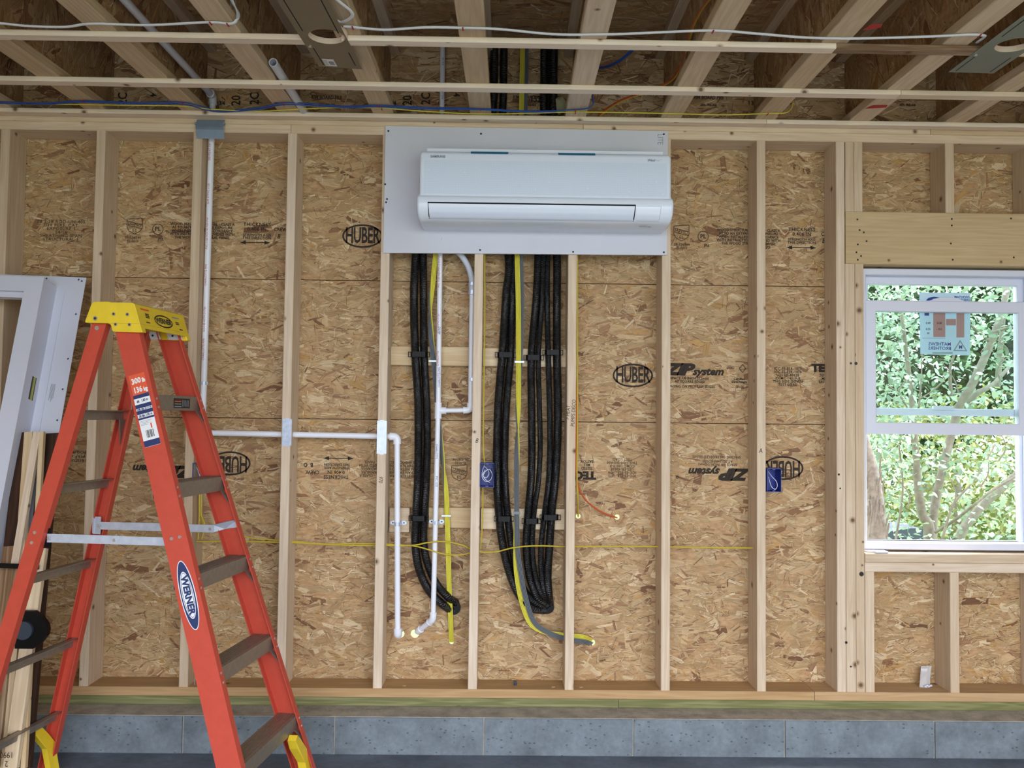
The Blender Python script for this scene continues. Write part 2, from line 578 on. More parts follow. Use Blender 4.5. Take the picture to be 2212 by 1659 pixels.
def perforated():
    g = NT('perforated_panel'); g.rough(.3)
    tc = g.new('ShaderNodeTexCoord').outputs['Object']
    vo = g.new('ShaderNodeTexVoronoi', voronoi_dimensions='3D'); vo.inputs['Scale'].default_value = 260
    vo.inputs['Randomness'].default_value = .15
    g.link(g.mapping(tc, (1, .02, 1)), vo.inputs['Vector'])
    d = g.ramp(vo.outputs['Distance'], [(.25, s2l((200, 215, 234))), (.42, s2l((220, 232, 248)))])
    vs = g.new('ShaderNodeTexVoronoi', voronoi_dimensions='3D'); vs.inputs['Scale'].default_value = 36
    g.link(g.mapping(tc, (1, .02, 1)), vs.inputs['Vector'])
    d = g.mix(g.math('LESS_THAN', vs.outputs['Distance'], .055), d, (1, 1, 1, 1))
    g.link(d, g.b.inputs['Base Color'])
    return g.m


M_PERF = perforated()

# ------------------------------------------------------------------ wood-strand surfaces (oriented strand board)
PAL = [((186, 157, 115), 34), ((197, 169, 128), 24), ((175, 144, 102), 24), ((158, 122, 88), 7), ((213, 190, 152), 7), ((142, 104, 72), 3), ((184, 146, 92), 4), ((124, 88, 60), 1.5)]
PALC = np.array([s2l(c)[:3] for c, _ in PAL]); PALW = np.array([w for _, w in PAL]); PALW = PALW / PALW.sum()


def strands(name, rects, O, U, V, N, parent, dens=1.0, mean_ang=0.0, holes=(), big=1.0, lift=.0002):
    """flat wood strands pressed into one board face: (s,t) rectangles on plane O + sU + tV, proud along N"""
    O, U, V, N = (np.array(x, float) for x in (O, U, V, N))
    VV = []; FF = []; UU = []; CC = []; base = 0
    for (s0, s1, t0, t1) in rects:
        A = max(0, (s1 - s0) * (t1 - t0)); big_fl = []
        kinds = [(520 * dens, (.06, .14), (.014, .042), 0, .0),
                 (800 * dens, (.03, .08), (.004, .014), 1, .0),
                 (5200 * dens, (.008, .034), (.0008, .0026), 2, .0),
                 (2600 * dens, (.003, .010), (.0005, .0015), 3, .0)]
        for (d, lr, wr, kind, _) in kinds:
            n = int(A * d)
            if n == 0: continue
            cs = rng.uniform(s0, s1, n); ct = rng.uniform(t0, t1, n)
            if kind >= 2:                                              # fine splinters gather in drifts
                fld = np.sin(cs * 9 + 3 * np.sin(ct * 7)) * np.sin(ct * 13 + 2 * np.sin(cs * 11 + 1)) + .6 * np.sin(cs * 23 + ct * 31)
                ok = rng.random(n) < np.clip(.55 + .5 * fld, .12, 1)
                cs, ct = cs[ok], ct[ok]; n = len(cs)
            ang = np.where(rng.random(n) < (.78 if kind < 2 else .6), rng.normal(mean_ang, .34, n), rng.uniform(-1.57, 1.57, n))
            L = rng.uniform(*lr, n) * big / 2; W = rng.uniform(*wr, n) * big / 2
            L = np.where(rng.random(n) < .15, L * 1.5, L)
            if kind == 2 and big_fl:                                   # edge shade painted as dark slivers along the larger strands
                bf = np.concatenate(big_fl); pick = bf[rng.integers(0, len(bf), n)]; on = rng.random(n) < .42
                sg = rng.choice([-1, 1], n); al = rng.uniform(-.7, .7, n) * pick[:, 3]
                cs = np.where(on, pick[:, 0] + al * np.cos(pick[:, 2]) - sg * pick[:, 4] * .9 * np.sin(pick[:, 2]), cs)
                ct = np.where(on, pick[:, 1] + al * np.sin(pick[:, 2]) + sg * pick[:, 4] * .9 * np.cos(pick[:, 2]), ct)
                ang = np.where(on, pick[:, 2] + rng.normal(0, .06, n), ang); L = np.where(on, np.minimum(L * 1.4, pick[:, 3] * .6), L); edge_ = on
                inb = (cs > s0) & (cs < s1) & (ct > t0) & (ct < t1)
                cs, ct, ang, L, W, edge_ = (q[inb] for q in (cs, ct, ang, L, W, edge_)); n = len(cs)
                if n == 0: continue
            j = lambda a, b: rng.uniform(a, b, n)
            # six-cornered splintery outline
            px = np.stack([-L, -L * j(.7, .98), L * j(.7, .98), L, L * j(.55, .98), -L * j(.55, .98)], 1)
            py = np.stack([W * j(-.6, .6), W * j(.75, 1), W * j(.6, 1), W * j(-.6, .6), -W * j(.7, 1), -W * j(.6, 1)], 1)
            c, s = np.cos(ang)[:, None], np.sin(ang)[:, None]
            S = np.clip(cs[:, None] + px * c - py * s, s0, s1); T = np.clip(ct[:, None] + px * s + py * c, t0, t1)
            lo, hi = [(0.0, .0005), (.0005, .0009), (.0009, .0012), (.0012, .0013)][kind]
            H = lift + rng.uniform(lo, hi, n)[:, None] + np.zeros((1, 6))
            if kind < 2: H = H + rng.uniform(-.00035, .00035, (n, 1)) * (px / L[:, None])
            H = np.maximum(H, .00005)
            if kind < 2:
                ci = rng.choice(len(PAL), n, p=PALW); col = PALC[ci] * rng.uniform(.86, 1.08, (n, 1))
                big_fl.append(np.stack([cs, ct, ang, L, W], 1))
            elif kind == 2:
                ci = rng.choice(len(PAL), n, p=PALW); col = PALC[ci]
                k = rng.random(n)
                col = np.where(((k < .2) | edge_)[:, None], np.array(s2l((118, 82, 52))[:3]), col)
                col = np.where((k > .78)[:, None], np.array(s2l((230, 208, 172))[:3]), col)
                col = col * rng.uniform(.9, 1.08, (n, 1))
            else:
                col = np.array(s2l((60, 42, 28))[:3])[None] * rng.uniform(.4, 2.2, (n, 1))
            keep = np.ones(n, bool)
            for (hs, ht, hr) in holes:
                keep &= (((S - hs) ** 2 + (T - ht) ** 2).min(1) > hr ** 2) & ((cs - hs) ** 2 + (ct - ht) ** 2 > (hr + W) ** 2)
                cr = np.abs((cs - hs) * np.sin(ang) - (ct - ht) * np.cos(ang)); al = np.abs((cs - hs) * np.cos(ang) + (ct - ht) * np.sin(ang))
                keep &= ~((cr < W + hr) & (al < L + hr))
            S, T, H, px, py, col = (x[keep] for x in (S, T, H, px, py, col)); n = len(S)
            P = O + S[..., None] * U + T[..., None] * V + H[..., None] * N
            VV.append(P.reshape(-1, 3)); CC.append(np.repeat(col, 6, 0))
            r1, r2 = rng.uniform(0, 30, (n, 1)), rng.uniform(0, 30, (n, 1))
            UU.append(np.stack([px + r1, py + r2], -1).reshape(-1, 2))
            base += n
    v = np.concatenate(VV); uv = np.concatenate(UU); col = np.concatenate(CC); nf = base
    if np.dot(np.cross(U, V), N) < 0: order = np.arange(6)          # keep normals along N
    else: order = np.arange(6)[::-1]
    idx = (np.arange(nf)[:, None] * 6 + order[None]).astype(np.int32)
    c = (v.min(0) + v.max(0)) / 2
    me = bpy.data.meshes.new(name)
    me.vertices.add(len(v)); me.vertices.foreach_set('co', (v - c).astype(np.float32).ravel())
    me.loops.add(nf * 6); me.loops.foreach_set('vertex_index', idx.ravel())
    me.polygons.add(nf)
    me.polygons.foreach_set('loop_start', np.arange(0, nf * 6, 6, dtype=np.int32))
    me.polygons.foreach_set('loop_total', np.full(nf, 6, dtype=np.int32))
    lay = me.uv_layers.new(name='UVMap'); lay.data.foreach_set('uv', uv[idx.ravel()].astype(np.float32).ravel())
    ca = me.color_attributes.new('Col', 'FLOAT_COLOR', 'POINT')
    ca.data.foreach_set('color', np.concatenate([np.clip(col, 0, 1), np.ones((len(col), 1))], 1).astype(np.float32).ravel())
    me.materials.append(M_STRAND); me.update(calc_edges=True); me.validate()
    o = bpy.data.objects.new(name, me)
    reg(o, parent, c)
    o['kind'] = 'stuff'
    return o


# ------------------------------------------------------------------ lettering
def text(name, body, o, ux, uy, size, mat, parent, sx=1.0, bold=0.0, shear=0.0, align='CENTER', spacing=1.0, line=1.0, mirror=False, lift=.0):
    """flat lettering: reads along ux, stands along uy, centred on point o"""
    cu = bpy.data.curves.new(name, 'FONT')
    cu.body = body; cu.size = size; cu.align_x = align; cu.align_y = 'CENTER'
    cu.offset = bold; cu.shear = shear; cu.space_character = spacing; cu.space_line = line
    cu.resolution_u = 2
    ob = bpy.data.objects.new(name, cu)
    me = bpy.data.meshes.new_from_object(ob)
    bpy.data.objects.remove(ob); bpy.data.curves.remove(cu)
    n = len(me.vertices); co = np.empty(n * 3, np.float32); me.vertices.foreach_get('co', co); co = co.reshape(-1, 3)
    o, ux, uy = (np.array(x, float) for x in (o, ux, uy))
    ux = ux / np.linalg.norm(ux); uy = uy / np.linalg.norm(uy)
    nrm = np.cross(ux, uy)
    k = -sx if mirror else sx
    P = o + co[:, :1] * k * ux + co[:, 1:2] * uy + nrm * lift
    c = (P.min(0) + P.max(0)) / 2
    me.vertices.foreach_set('co', (P - c).astype(np.float32).ravel())
    me.materials.clear(); me.materials.append(mat); me.update()
    ob = bpy.data.objects.new(name, me)
    return reg(ob, parent, c)


EX = np.array([1., 0, 0]); EY = np.array([0, 1., 0]); EZ = np.array([0, 0, 1.])


def ring_flat(name, o, ux, uy, a, b, th, mat, parent, seg=40, deep=.0003):
    o, ux, uy = (np.array(x, float) for x in (o, ux, uy)); v = []; f = []
    for k in range(seg):
        t = 2 * math.pi * k / seg
        for q in (1, 0):
            v.append(o + ux * (a - q * th) * math.cos(t) + uy * (b - q * th) * math.sin(t))
    for k in range(seg):
        k1 = (k + 1) % seg
        f.append((2 * k, 2 * k + 1, 2 * k1 + 1, 2 * k1))
    return mobj(name, v, f, mat, parent)


def disc_flat(name, o, ux, uy, a, b, mat, parent, seg=32):
    o, ux, uy = (np.array(x, float) for x in (o, ux, uy))
    v = [o + ux * a * math.cos(2 * math.pi * k / seg) + uy * b * math.sin(2 * math.pi * k / seg) for k in range(seg)]
    return mobj(name, v, [list(range(seg))], mat, parent)


def quad_flat(name, pts, mat, parent): return mobj(name, pts, [list(range(len(pts)))], mat, parent)


# =================================================================== THE SETTING
S = 0.4064; T2 = 0.019
YP = 0.1415                                                            # inner face of the sheathing
Z_SOLE0, Z_SOLE1 = .189, .227
Z_TP0 = .227 + 2.358; Z_TP1 = Z_TP0 + .038; Z_TP2 = Z_TP1 + .038       # double top plate
Z_J = Z_TP2; Z_SUB = Z_J + .356

floor = MB().box(-2.6, 3.9, -4.5, .2, -.12, 0).build('floor', M_FLOOR); floor['kind'] = 'structure'
ground = MB().box(-30, 30, -40, 40, -.5, -.14).build('ground', M_GRASS); ground['kind'] = 'structure'
drive = MB().box(-4, 6, -18, -4.5, -.2, -.02).build('path', M_DRIVE); drive['kind'] = 'structure'
wl = MB().box(-2.62, -2.5, -4.5, .14, 0, Z_SUB).build('wall_left', M_WALLPLAIN); wl['kind'] = 'structure'
wr = MB().box(3.8, 3.92, -4.5, .14, 0, Z_SUB).build('wall_right', M_WALLPLAIN); wr['kind'] = 'structure'
wf = MB().box(-2.62, -1.3, -4.62, -4.5, 0, Z_SUB).build('shade_wall_front', M_WALLPLAIN); wf['kind'] = 'structure'  # unseen wall piece, added to shade the left side of the room
gs = MB().box(-8, 12, .16, 1.0, -.2, -.13).build('path', M_DRIVE); gs['kind'] = 'structure'  # unseen pale strip outside, added so the drilled holes look brighter

wall = empty('wall_back', (0.5, 0, 0), kind='structure')

# concrete block course under the sill
jx = [at(px, 1600, -.134)[0] for px in (65, 722, 1045, 1368, 1695, 2019)]
edges = [jx[0] - 1.235, jx[0] - .617, jx[0], (jx[0] + jx[1]) / 2] + jx[1:] + [jx[-1] + .61, jx[-1] + 1.22]
for a, b in zip(edges[:-1], edges[1:]):
    m = MB()
    c = .004
    pr = [(-.134 + c, 0), (-.134, c), (-.134, .1465), (-.134 + c, .1465 + c), (.14, .1505), (.14, 0)]
    m.prism([(a + .0035, y, z) for y, z in pr], (b - a - .007, 0, 0))
    m.build('concrete_block', M_BLOCK, wall)
MB().box(edges[0], edges[-1], -.126, .13, 0, .149).build('mortar_bed', M_LEDGE, wall)
MB().box(edges[0], edges[-1], -.128, .14, .1495, .1525).build('mortar_ledge', M_LEDGE, wall)

# sill and sole plates
for a, b in ((-2.5, at(1336, 1520, 0)[0] - .0008), (at(1336, 1520, 0)[0] + .0008, 3.8)):
    board('sill_plate', (a, 0.001, .1525), (b, .14, Z_SOLE0), M_PT, wall)
for a, b in ((-2.5, 1.85), (1.852, 3.8)):
    board('sole_plate', (a, -.002, Z_SOLE0 + .0005), (b, .14, Z_SOLE1), M_SOLE, wall)
for a, b in ((-2.5, at(628, 285, 0)[0]), (at(628, 285, 0)[0] + .002, 3.8)):
    board('top_plate', (a, 0, Z_TP0), (b, .14, Z_TP1), M_PLATE, wall)
for a, b in ((-2.5, .85), (.852, at(2010, 290, 0)[0]), (at(2010, 290, 0)[0] + .002, 3.8)):
    board('top_plate', (a, .001, Z_TP1 + .0005), (b, .14, Z_TP2), M_PLATE, wall)

# studs
lean = {-6: (0, 0), -5: (0, 0), -4: (-.006, -.008), -3: (-.004, -.010), -2: (.004, .001), -1: (.003, .002), 0: (.005, .002), 1: (.002, -.004), 2: (-.003, -.002), 3: (-.006, -.001), 4: (-.002, .001)}
STUD = {}
for k, (dt, db) in lean.items():
    x = k * S
    o = board('stud', (x - T2, 0, Z_SOLE1), (x + T2, .14, Z_TP0), M_STUD, wall)
    me = o.data; h = Z_TP0 - Z_SOLE1
    for v in me.vertices:
        t = v.co.z / h + .5
        v.co.x += db + (dt - db) * t
    STUD[k] = o
# framing round the window
board('king_stud', (1.949, 0, Z_SOLE1), (1.9865, .14, Z_TP0), M_STUD, wall)
board('jack_stud', (1.988, 0, Z_SOLE1), (2.0295, .14, 2.0525), M_STUD, wall)
board('jack_stud', (2.031, .001, Z_SOLE1), (2.068, .14, 2.0525), M_STUD, wall)
board('header', (1.990, 0, 2.0525), (2.88, .14, 2.2815), M_HEAD, wall, axis=0)
for a, b in ((1.990, 2.0275), (2.0285, 2.0655), (2.427, 2.466), (2.80, 2.838), (2.84, 2.878)):
    board('cripple_stud', (a, .001, 2.2815), (b, .14, Z_TP0), M_STUD, wall)
board('jack_stud', (2.855, 0, Z_SOLE1), (2.893, .14, 2.0525), M_STUD, wall)
board('jack_stud', (2.895, 0, Z_SOLE1), (2.933, .14, 2.0525), M_STUD, wall)
board('king_stud', (2.935, 0, Z_SOLE1), (2.973, .14, Z_TP0), M_STUD, wall)
board('rough_sill', (2.069, -.002, .7735), (2.854, .14, .812), M_STUD, wall, axis=0)
board('rough_sill', (2.069, .001, .733), (2.854, .14, .7725), M_STUD, wall, axis=0)
for a, b in ((2.070, 2.109), (2.433, 2.472), (2.815, 2.853)):
    board('cripple_stud', (a, .001, Z_SOLE1), (b, .14, .733), M_STUD, wall)
for k in (8,):
    board('stud', (k * S - T2, 0, Z_SOLE1), (k * S + T2, .14, Z_TP0), M_STUD, wall)

for px, py in ((1852, 474), (1857, 497), (1853, 528), (1866, 502), (1872, 521), (1850, 545), (1860, 553), (1853, 561), (2056, 473), (2056, 487), (2054, 526), (2058, 561), (2184, 472), (2190, 556)):
    p = at(px, py, -.0002); disc_flat('nail_head', p, EX, EZ, .0042, .0042, M_SCREW, wall, 10)
for px, py, r in ((1849, 785, .007), (1838, 785, .005), (1812, 1025, .005), (1815, 1055, .004), (1861, 1240, .010), (1828, 1388, .006), (1838, 1440, .004)):
    p = at(px, py, -.0004); disc_flat('nail_head', p, EX, EZ, r, r, M_SCREW, wall, 10)
# sheathing: three rows of strand board, a window opening in the right panels
ZA, ZB, ZBOT, ZTOP = 1.9735, 1.3573, .155, Z_TP2
OX0, OX1, OZ0, OZ1 = 2.075, 2.848, .815, 2.048
HOLES = []                                                             # (x, z, r) holes drilled for cables and pipes
for (px, py, r) in ((1249, 1115, .0105), (1333, 1117, .0115), (1279, 1388, .014), (975, 1386, .0115), (865, 1369, .0175), (896, 1369, .0185)):
    p = at(px, py, YP); HOLES.append((p[0], p[2], r))


def cut_rects(x0, x1, z0, z1):
    if x1 <= OX0 or x0 >= OX1 or z1 <= OZ0 or z0 >= OZ1: return [(x0, x1, z0, z1)]
    out = []
    if x0 < OX0: out.append((x0, OX0, z0, z1))
    if x1 > OX1: out.append((OX1, x1, z0, z1))
    a, b = max(x0, OX0), min(x1, OX1)
    if z0 < OZ0: out.append((a, b, z0, OZ0))
    if z1 > OZ1: out.append((a, b, OZ1, z1))
    return out


PANELS = {}


def panel(row, x0, x1, z0, z1):
    g = .0016
    rects = cut_rects(x0 + .001, x1 - .001, z0 + g, z1 - g)
    m = MB()
    for (a, b, c, d) in rects: m.box(a, b, YP, YP + .011, c, d)
    hs = [h for h in HOLES if x0 < h[0] < x1 and z0 < h[1] < z1]
    o = m.build('sheathing_panel', M_OSB, wall)
    if hs:                                                             # real drilled holes
        bm = bmesh.new()
        for (hx, hz, r) in hs:
            q = Matrix.Translation(Vector((hx, YP, hz)) - Vector(WL[o.name])) @ Matrix.Rotation(math.pi / 2, 4, 'X')
            bmesh.ops.create_cone(bm, cap_ends=True, segments=18, radius1=r, radius2=r, depth=.08, matrix=q)
        cm = bpy.data.meshes.new('drill'); bm.to_mesh(cm); bm.free()
        co = bpy.data.objects.new('drill', cm); COL.objects.link(co); co.location = WL[o.name]
        md = o.modifiers.new('drill', 'BOOLEAN'); md.operation = 'DIFFERENCE'; md.object = co; md.solver = 'EXACT'
        par, loc = o.parent, o.location.copy(); o.parent = None; o.location = WL[o.name]
        bpy.context.view_layer.update()
        dg = bpy.context.evaluated_depsgraph_get()
        nm = bpy.data.meshes.new_from_object(o.evaluated_get(dg))
        o.modifiers.clear(); o.data = nm; o.parent = par; o.location = loc
        bpy.data.objects.remove(co)
    vis = [(max(a, -2.5), min(b, 3.75), c, d) for a, b, c, d in rects if min(b, 3.75) > max(a, -2.5)]
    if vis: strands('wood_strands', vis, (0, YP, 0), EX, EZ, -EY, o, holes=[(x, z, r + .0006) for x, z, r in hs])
    PANELS.setdefault(row, []).append((x0, x1, o))


for a, b in ((-2.5, -S), (-S, 5 * S), (5 * S, 3.8)): panel(1, a, b, ZA, ZTOP)
for a, b in ((-2.5, -4 * S), (-4 * S, 2 * S), (2 * S, 3.8)): panel(2, a, b, ZB, ZA)
for a, b in ((-2.5, -S), (-S, 5 * S), (5 * S, 3.8)): panel(3, a, b, ZBOT, ZB)


def host(row, x):
    for a, b, o in PANELS[row]:
        if a <= x < b: return o


for zj in (ZA, ZB):                                                    # unseen strips added behind the panel joints to stop daylight leaking in
    for xa, xb in ((-2.5, OX0), (OX1, 3.8)): MB().box(xa, xb, YP + .0112, YP + .0125, zj - .03, zj + .03).build('joint_light_stop', M_BLACK, wall)
YT = YP - .0017                                                        # ink lies on top of the strands


def stamp(row, body, px, py, h, mat=None, flip=False, sx=.9, shear=0.0, bold=.0005, line=.95, spacing=1.0, align='CENTER'):
    p = at(px, py, YT)
    s = -1 if flip else 1
    return text('panel_stamp', body, p, EX * s, EZ * s, h * 1.36, mat or M_INK, host(row, p[0]), sx, bold, shear, align, spacing, line)


def maker_oval(row, px, py, flip=False):
    p = at(px, py, YT); s = -1 if flip else 1; q = host(row, p[0])
    ring_flat('panel_stamp', p, EX, EZ, .090, .053, .0078, M_INK, q)
    text('panel_stamp', 'HUBER', p, EX * s, EZ * s, .098, M_INK, q, .52, .0022, .0, 'CENTER', .95)


def stamp_shield(row, px, py, flip=False):
    p = at(px, py, YT); q = host(row, p[0]); m = MB()
    pts = [(-.034, .03), (.034, .035), (.034, -.005), (.026, -.022), (0, -.036), (-.026, -.022), (-.034, -.005)]
    for i in range(7):
        a = np.array(pts[i]); b = np.array(pts[(i + 1) % 7]); d = b - a; d = d / np.linalg.norm(d) * .001; n = np.array([-d[1], d[0]]) * 1.6
        c = [a - n, b - n, b + n, a + n]
        m.add([p + EX * x + EZ * y for x, y in c], [(0, 1, 2, 3)])
    for (y0, y1) in ((.020, .004), (.002, -.014)):
        m.add([p + EX * x + EZ * y for x, y in ((-.034, y0), (.034, y1), (.034, y1 + .003), (-.034, y0 + .003))], [(0, 1, 2, 3)])
    m.build('panel_stamp', M_INKL, q)
    text('panel_stamp', 'IAPMO', p + EZ * .005, np.array([.97, 0, -.22]), np.array([.22, 0, .97]), .02, M_INK, q)
    text('panel_stamp', 'ES', p - EZ * .021, EX, EZ, .02, M_INK, q)


def stamp_seal(row, px, py):
    p = at(px, py, YT); q = host(row, p[0])
    ring_flat('panel_stamp', p, EX, EZ, .025, .025, .0035, M_INKL, q, 24)
    text('panel_stamp', 'PL', p, EX, EZ, .027, M_INK, q, 1, .0006)


def stamp_arrow(row, px, py, w):
    p = at(px, py, YT); q = host(row, p[0]); m = MB(); h = w / 2
    m.add([p + EX * x + EZ * y for x, y in ((-h + .02, -.002), (h - .02, -.002), (h - .02, .002), (-h + .02, .002))], [(0, 1, 2, 3)])
    for s in (-1, 1):
        m.add([p + EX * x + EZ * y for x, y in ((s * h, 0), (s * (h - .026), .009), (s * (h - .026), -.009))], [(0, 1, 2)])
    m.build('panel_stamp', M_INK, q)


# upper row, lower edge
stamp(1, 'PS 2-18 ROD-UN-405\n7/16 PERF. CAT.\nEXPOSURE 1\n24/16\nSHEATHING SPAN\nSTRUCTURAL 1', 132, 498, .0135, M_INKL, sx=1.15, spacing=1.1, line=.86)
stamp_shield(1, 291, 488); stamp(1, 'ER-324/544\nEL-5010', 287, 517, .012, M_INKL)
stamp_seal(1, 341, 495); stamp(1, 'JPLL', 347, 517, .012)
stamp(1, 'WOOD STRUCTURAL PANEL - CLASS A\nAS TO AN EXTERIOR FIRE EXPOSURE\nWHEN INSTALLED IN ACCORDANCE\nWITH INSTRUCTIONS PROVIDED WITH\nTHE WOOD STRUCTURAL PANEL', 437, 499, .0122, M_INK, sx=.95, spacing=1.02, line=.9)
stamp(1, 'THICKNESS\n0.406 IN', 555, 490, .016, sx=1.0, spacing=1.1); stamp(1, 'CREW', 606, 496, .017)
stamp(1, 'STRENGTH AXIS\nTHIS DIRECTION', 555, 511, .0118, sx=1.0, spacing=1.05, line=.85); stamp(1, 'B', 602, 511, .02, shear=.2, bold=.0008)
stamp_arrow(1, 551, 524, .135)
maker_oval(1, 783, 510)
stamp_shield(1, 1472, 503); stamp(1, 'ER-324/544\nEL-5010', 1473, 532, .012, M_INKL)
stamp_seal(1, 1519, 511); stamp(1, 'JPLL', 1527, 530, .012)
stamp(1, 'WOOD STRUCTURAL PANEL - CLASS A\nAS TO AN EXTERIOR FIRE EXPOSURE\nWHEN INSTALLED IN ACCORDANCE\nWITH INSTRUCTIONS PROVIDED WITH\nTHE WOOD STRUCTURAL PANEL', 1617, 512, .0122, M_INK, sx=.95, spacing=1.02, line=.9)
stamp(1, 'THICKNESS\n0.406 IN', 1732, 501, .016, sx=1.0, spacing=1.1); stamp(1, 'CREW', 1788, 506, .017)
stamp(1, 'STRENGTH AXIS\nTHIS DIRECTION', 1732, 521, .0118, sx=1.0, spacing=1.05, line=.85); stamp(1, 'B', 1779, 521, .02, shear=.2, bold=.0008)
stamp_arrow(1, 1731, 535, .135)
# middle row, lower edge
maker_oval(2, 1367, 811)
stamp(2, 'ZIP', 1464, 799, .050, sx=1.28, shear=.35, bold=.0042, spacing=.95); stamp(2, 'system', 1529, 803, .034, sx=1.06, shear=.3, bold=.002)
stamp(2, '®-1®', 1578, 795, .012, M_INKL); ring_flat('panel_stamp', at(1604, 796, YT), EX, EZ, .016, .020, .004, M_INK, host(2, 1.55), 4)
stamp(2, 'SPACE 1/8 INCH (3.2mm)\nAT SQUARE EDGES', 1490, 821, .0118, M_INK, spacing=1.1, line=.9); stamp(2, 'SPACING ON PROFILED EDGES', 1492, 835, .0118, M_INK, spacing=1.08)
stamp(2, 'Certified\nwww.forests', 1597, 822, .0112, M_INK, line=.9); stamp(2, 'SFI-00', 1598, 836, .012, M_INKL)
stamp(2, 'ICC-ES-ESR-1473\nICC-ES-ESR-1474\nUES ER-40628\nCCMC 14019-R\nTHIS SIDE DOWN\nTEST LOAD', 1702, 814, .0122, M_INK, spacing=1.15, line=.86)
stamp(2, 'TECO', 1786, 796, .034, bold=.003, sx=1.1); stamp(2, 'TESTED\nMILL\nEASTON', 1782, 818, .012, M_INK, line=.9)
# lower row, upper edge, printed upside down
maker_oval(3, 497, 1001, True); maker_oval(3, 1692, 1011, True)
stamp(3, 'STRENGTH AXIS\nTHIS DIRECTION', 728, 1007, .0118, flip=True, spacing=1.05, line=.85); stamp_arrow(3, 731, 990, .135)
stamp(3, 'THICKNESS\n0.406 IN', 726, 1025, .016, flip=True, spacing=1.1); stamp(3, 'CREW', 675, 1020, .017, flip=True); stamp(3, 'B  O', 666, 1004, .018, flip=True, bold=.0008)
stamp(3, 'WOOD STRUCTURAL PANEL - CLASS A\nAS TO AN EXTERIOR FIRE EXPOSURE\nWHEN INSTALLED IN ACCORDANCE\nWITH INSTRUCTIONS PROVIDED WITH\nTHE WOOD STRUCTURAL PANEL', 846, 1013, .0122, M_INKL, True, .95, spacing=1.02, line=.9)
stamp(3, 'EL-5010\nER-324/544', 995, 996, .012, M_INKL, True); stamp_shield(3, 992, 1021)
stamp(3, 'ICC-ES-ESR-1473\nICC-ES-ESR-1474\nUES ER-40628\nCCMC 14019-R\nTHIS SIDE DOWN\nTEST LOAD', 1344, 1010, .0122, M_INKL, True, spacing=1.15, line=.86)
stamp(3, 'TECO', 1254, 1026, .034, flip=True, bold=.003, sx=1.1); stamp(3, 'TESTED\nMILL\nEASTON', 1268, 1004, .012, flip=True, line=.9)
stamp(3, 'ZIP', 1590, 1024, .050, flip=True, shear=.35, bold=.0042, spacing=.95, sx=1.28); stamp(3, 'system', 1522, 1019, .034, flip=True, sx=1.06, shear=.3, bold=.002); stamp(3, '®', 1463, 1030, .014, flip=True)
stamp(3, 'SPACE 1/8 INCH (3.2mm)\nAT SQUARE EDGES', 1550, 1000, .0118, M_INKL, True, spacing=1.1, line=.9); stamp(3, 'SPACING ON PROFILED EDGES', 1548, 987, .0118, M_INKL, True, spacing=1.08)
stamp(3, 'ZIP', 388, 1018, .050, flip=True, shear=.35, bold=.0042, spacing=.95, sx=1.28); stamp(3, 'system', 322, 1012, .034, flip=True, sx=1.06, shear=.3, bold=.002)
stamp(3, 'PS 2-18 ROD-UN-405\n7/16 PERF. CAT.\nEXPOSURE 1', 170, 985, .0135, M_INKL, True, 1.1)
# carpenter's notes on the studs
def note(body, px, py, h, k, rot=0, mat=None):
    p = at(px, py, -.0008); c, s = math.cos(rot), math.sin(rot)
    text('pencil_note', body, p, EX * c + EZ * s, -EX * s + EZ * c, h * 1.36, mat or M_INK, STUD[k], .8, .0, .15)
note('B', 1030, 952, .02, 1, -.2); note('A', 1643, 974, .022, 4); note('970', 822, 1036, .018, 0, -1.6)
note('> HEAT\nPUMPS DISCO', 1233, 892, .017, 2, 1.52)

# blocking between the studs
for (x0, x1, z0, z1) in ((.024, .3855, 1.597, 1.681), (.4275, .7915, 1.597, 1.677), (.200, .3855, .889, .977), (.4275, .7915, .885, .976), (.030, .116, .868, .974)):
    board('blocking', (x0, .1015, z0), (x1, .1395, z1), M_SCRAP if x1 - x0 > .1 else M_STUD, wall, axis=0)

# ------------------------------------------------------------------ ceiling
ceil = empty('ceiling', (0.5, -2.5, Z_J), kind='structure')
JX = {k: .4064 * k for k in range(-6, 10)}
JX.update({-3: -1.228, -2: -.8185, -1: -.4065, 0: -.006, 1: .4090, 2: .8138, 3: 1.2218, 4: 1.6262, 5: 2.0337, 6: 2.4445})
YJ0, YJ1 = -4.5, .108
for k, x in JX.items():
    j = empty('i_joist', (x, -2.2, Z_J), parent=ceil)
    board('bottom_flange', (x - .0445, YJ0, Z_J + .0005), (x + .0445, YJ1, Z_J + .0385), M_FLANGE, j, axis=1)
    board('top_flange', (x - .0445, YJ0, Z_SUB - .0385), (x + .0445, YJ1, Z_SUB - .0005), M_FLANGE, j, axis=1)
    w = MB().box(x - .005, x + .005, YJ0, YJ1, Z_J + .035, Z_SUB - .035).build('web', M_OSB, j)
    side = 1 if x < .5 else -1
    if -5 <= k <= 8:
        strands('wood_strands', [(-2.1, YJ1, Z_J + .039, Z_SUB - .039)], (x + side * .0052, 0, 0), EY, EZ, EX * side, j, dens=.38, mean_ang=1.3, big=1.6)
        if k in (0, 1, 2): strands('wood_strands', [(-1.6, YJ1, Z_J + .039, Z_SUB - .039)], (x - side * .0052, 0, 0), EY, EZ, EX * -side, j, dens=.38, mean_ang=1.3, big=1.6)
sub = MB().box(-2.6, 3.9, -4.5, .15, Z_SUB, Z_SUB + .02).build('subfloor_panel', M_OSB, ceil)
strands('wood_strands', [(-2.3, 3.2, -2.2, .1)], (0, 0, Z_SUB), EX, EY, -EZ, sub, dens=.4, mean_ang=0, big=1.6)
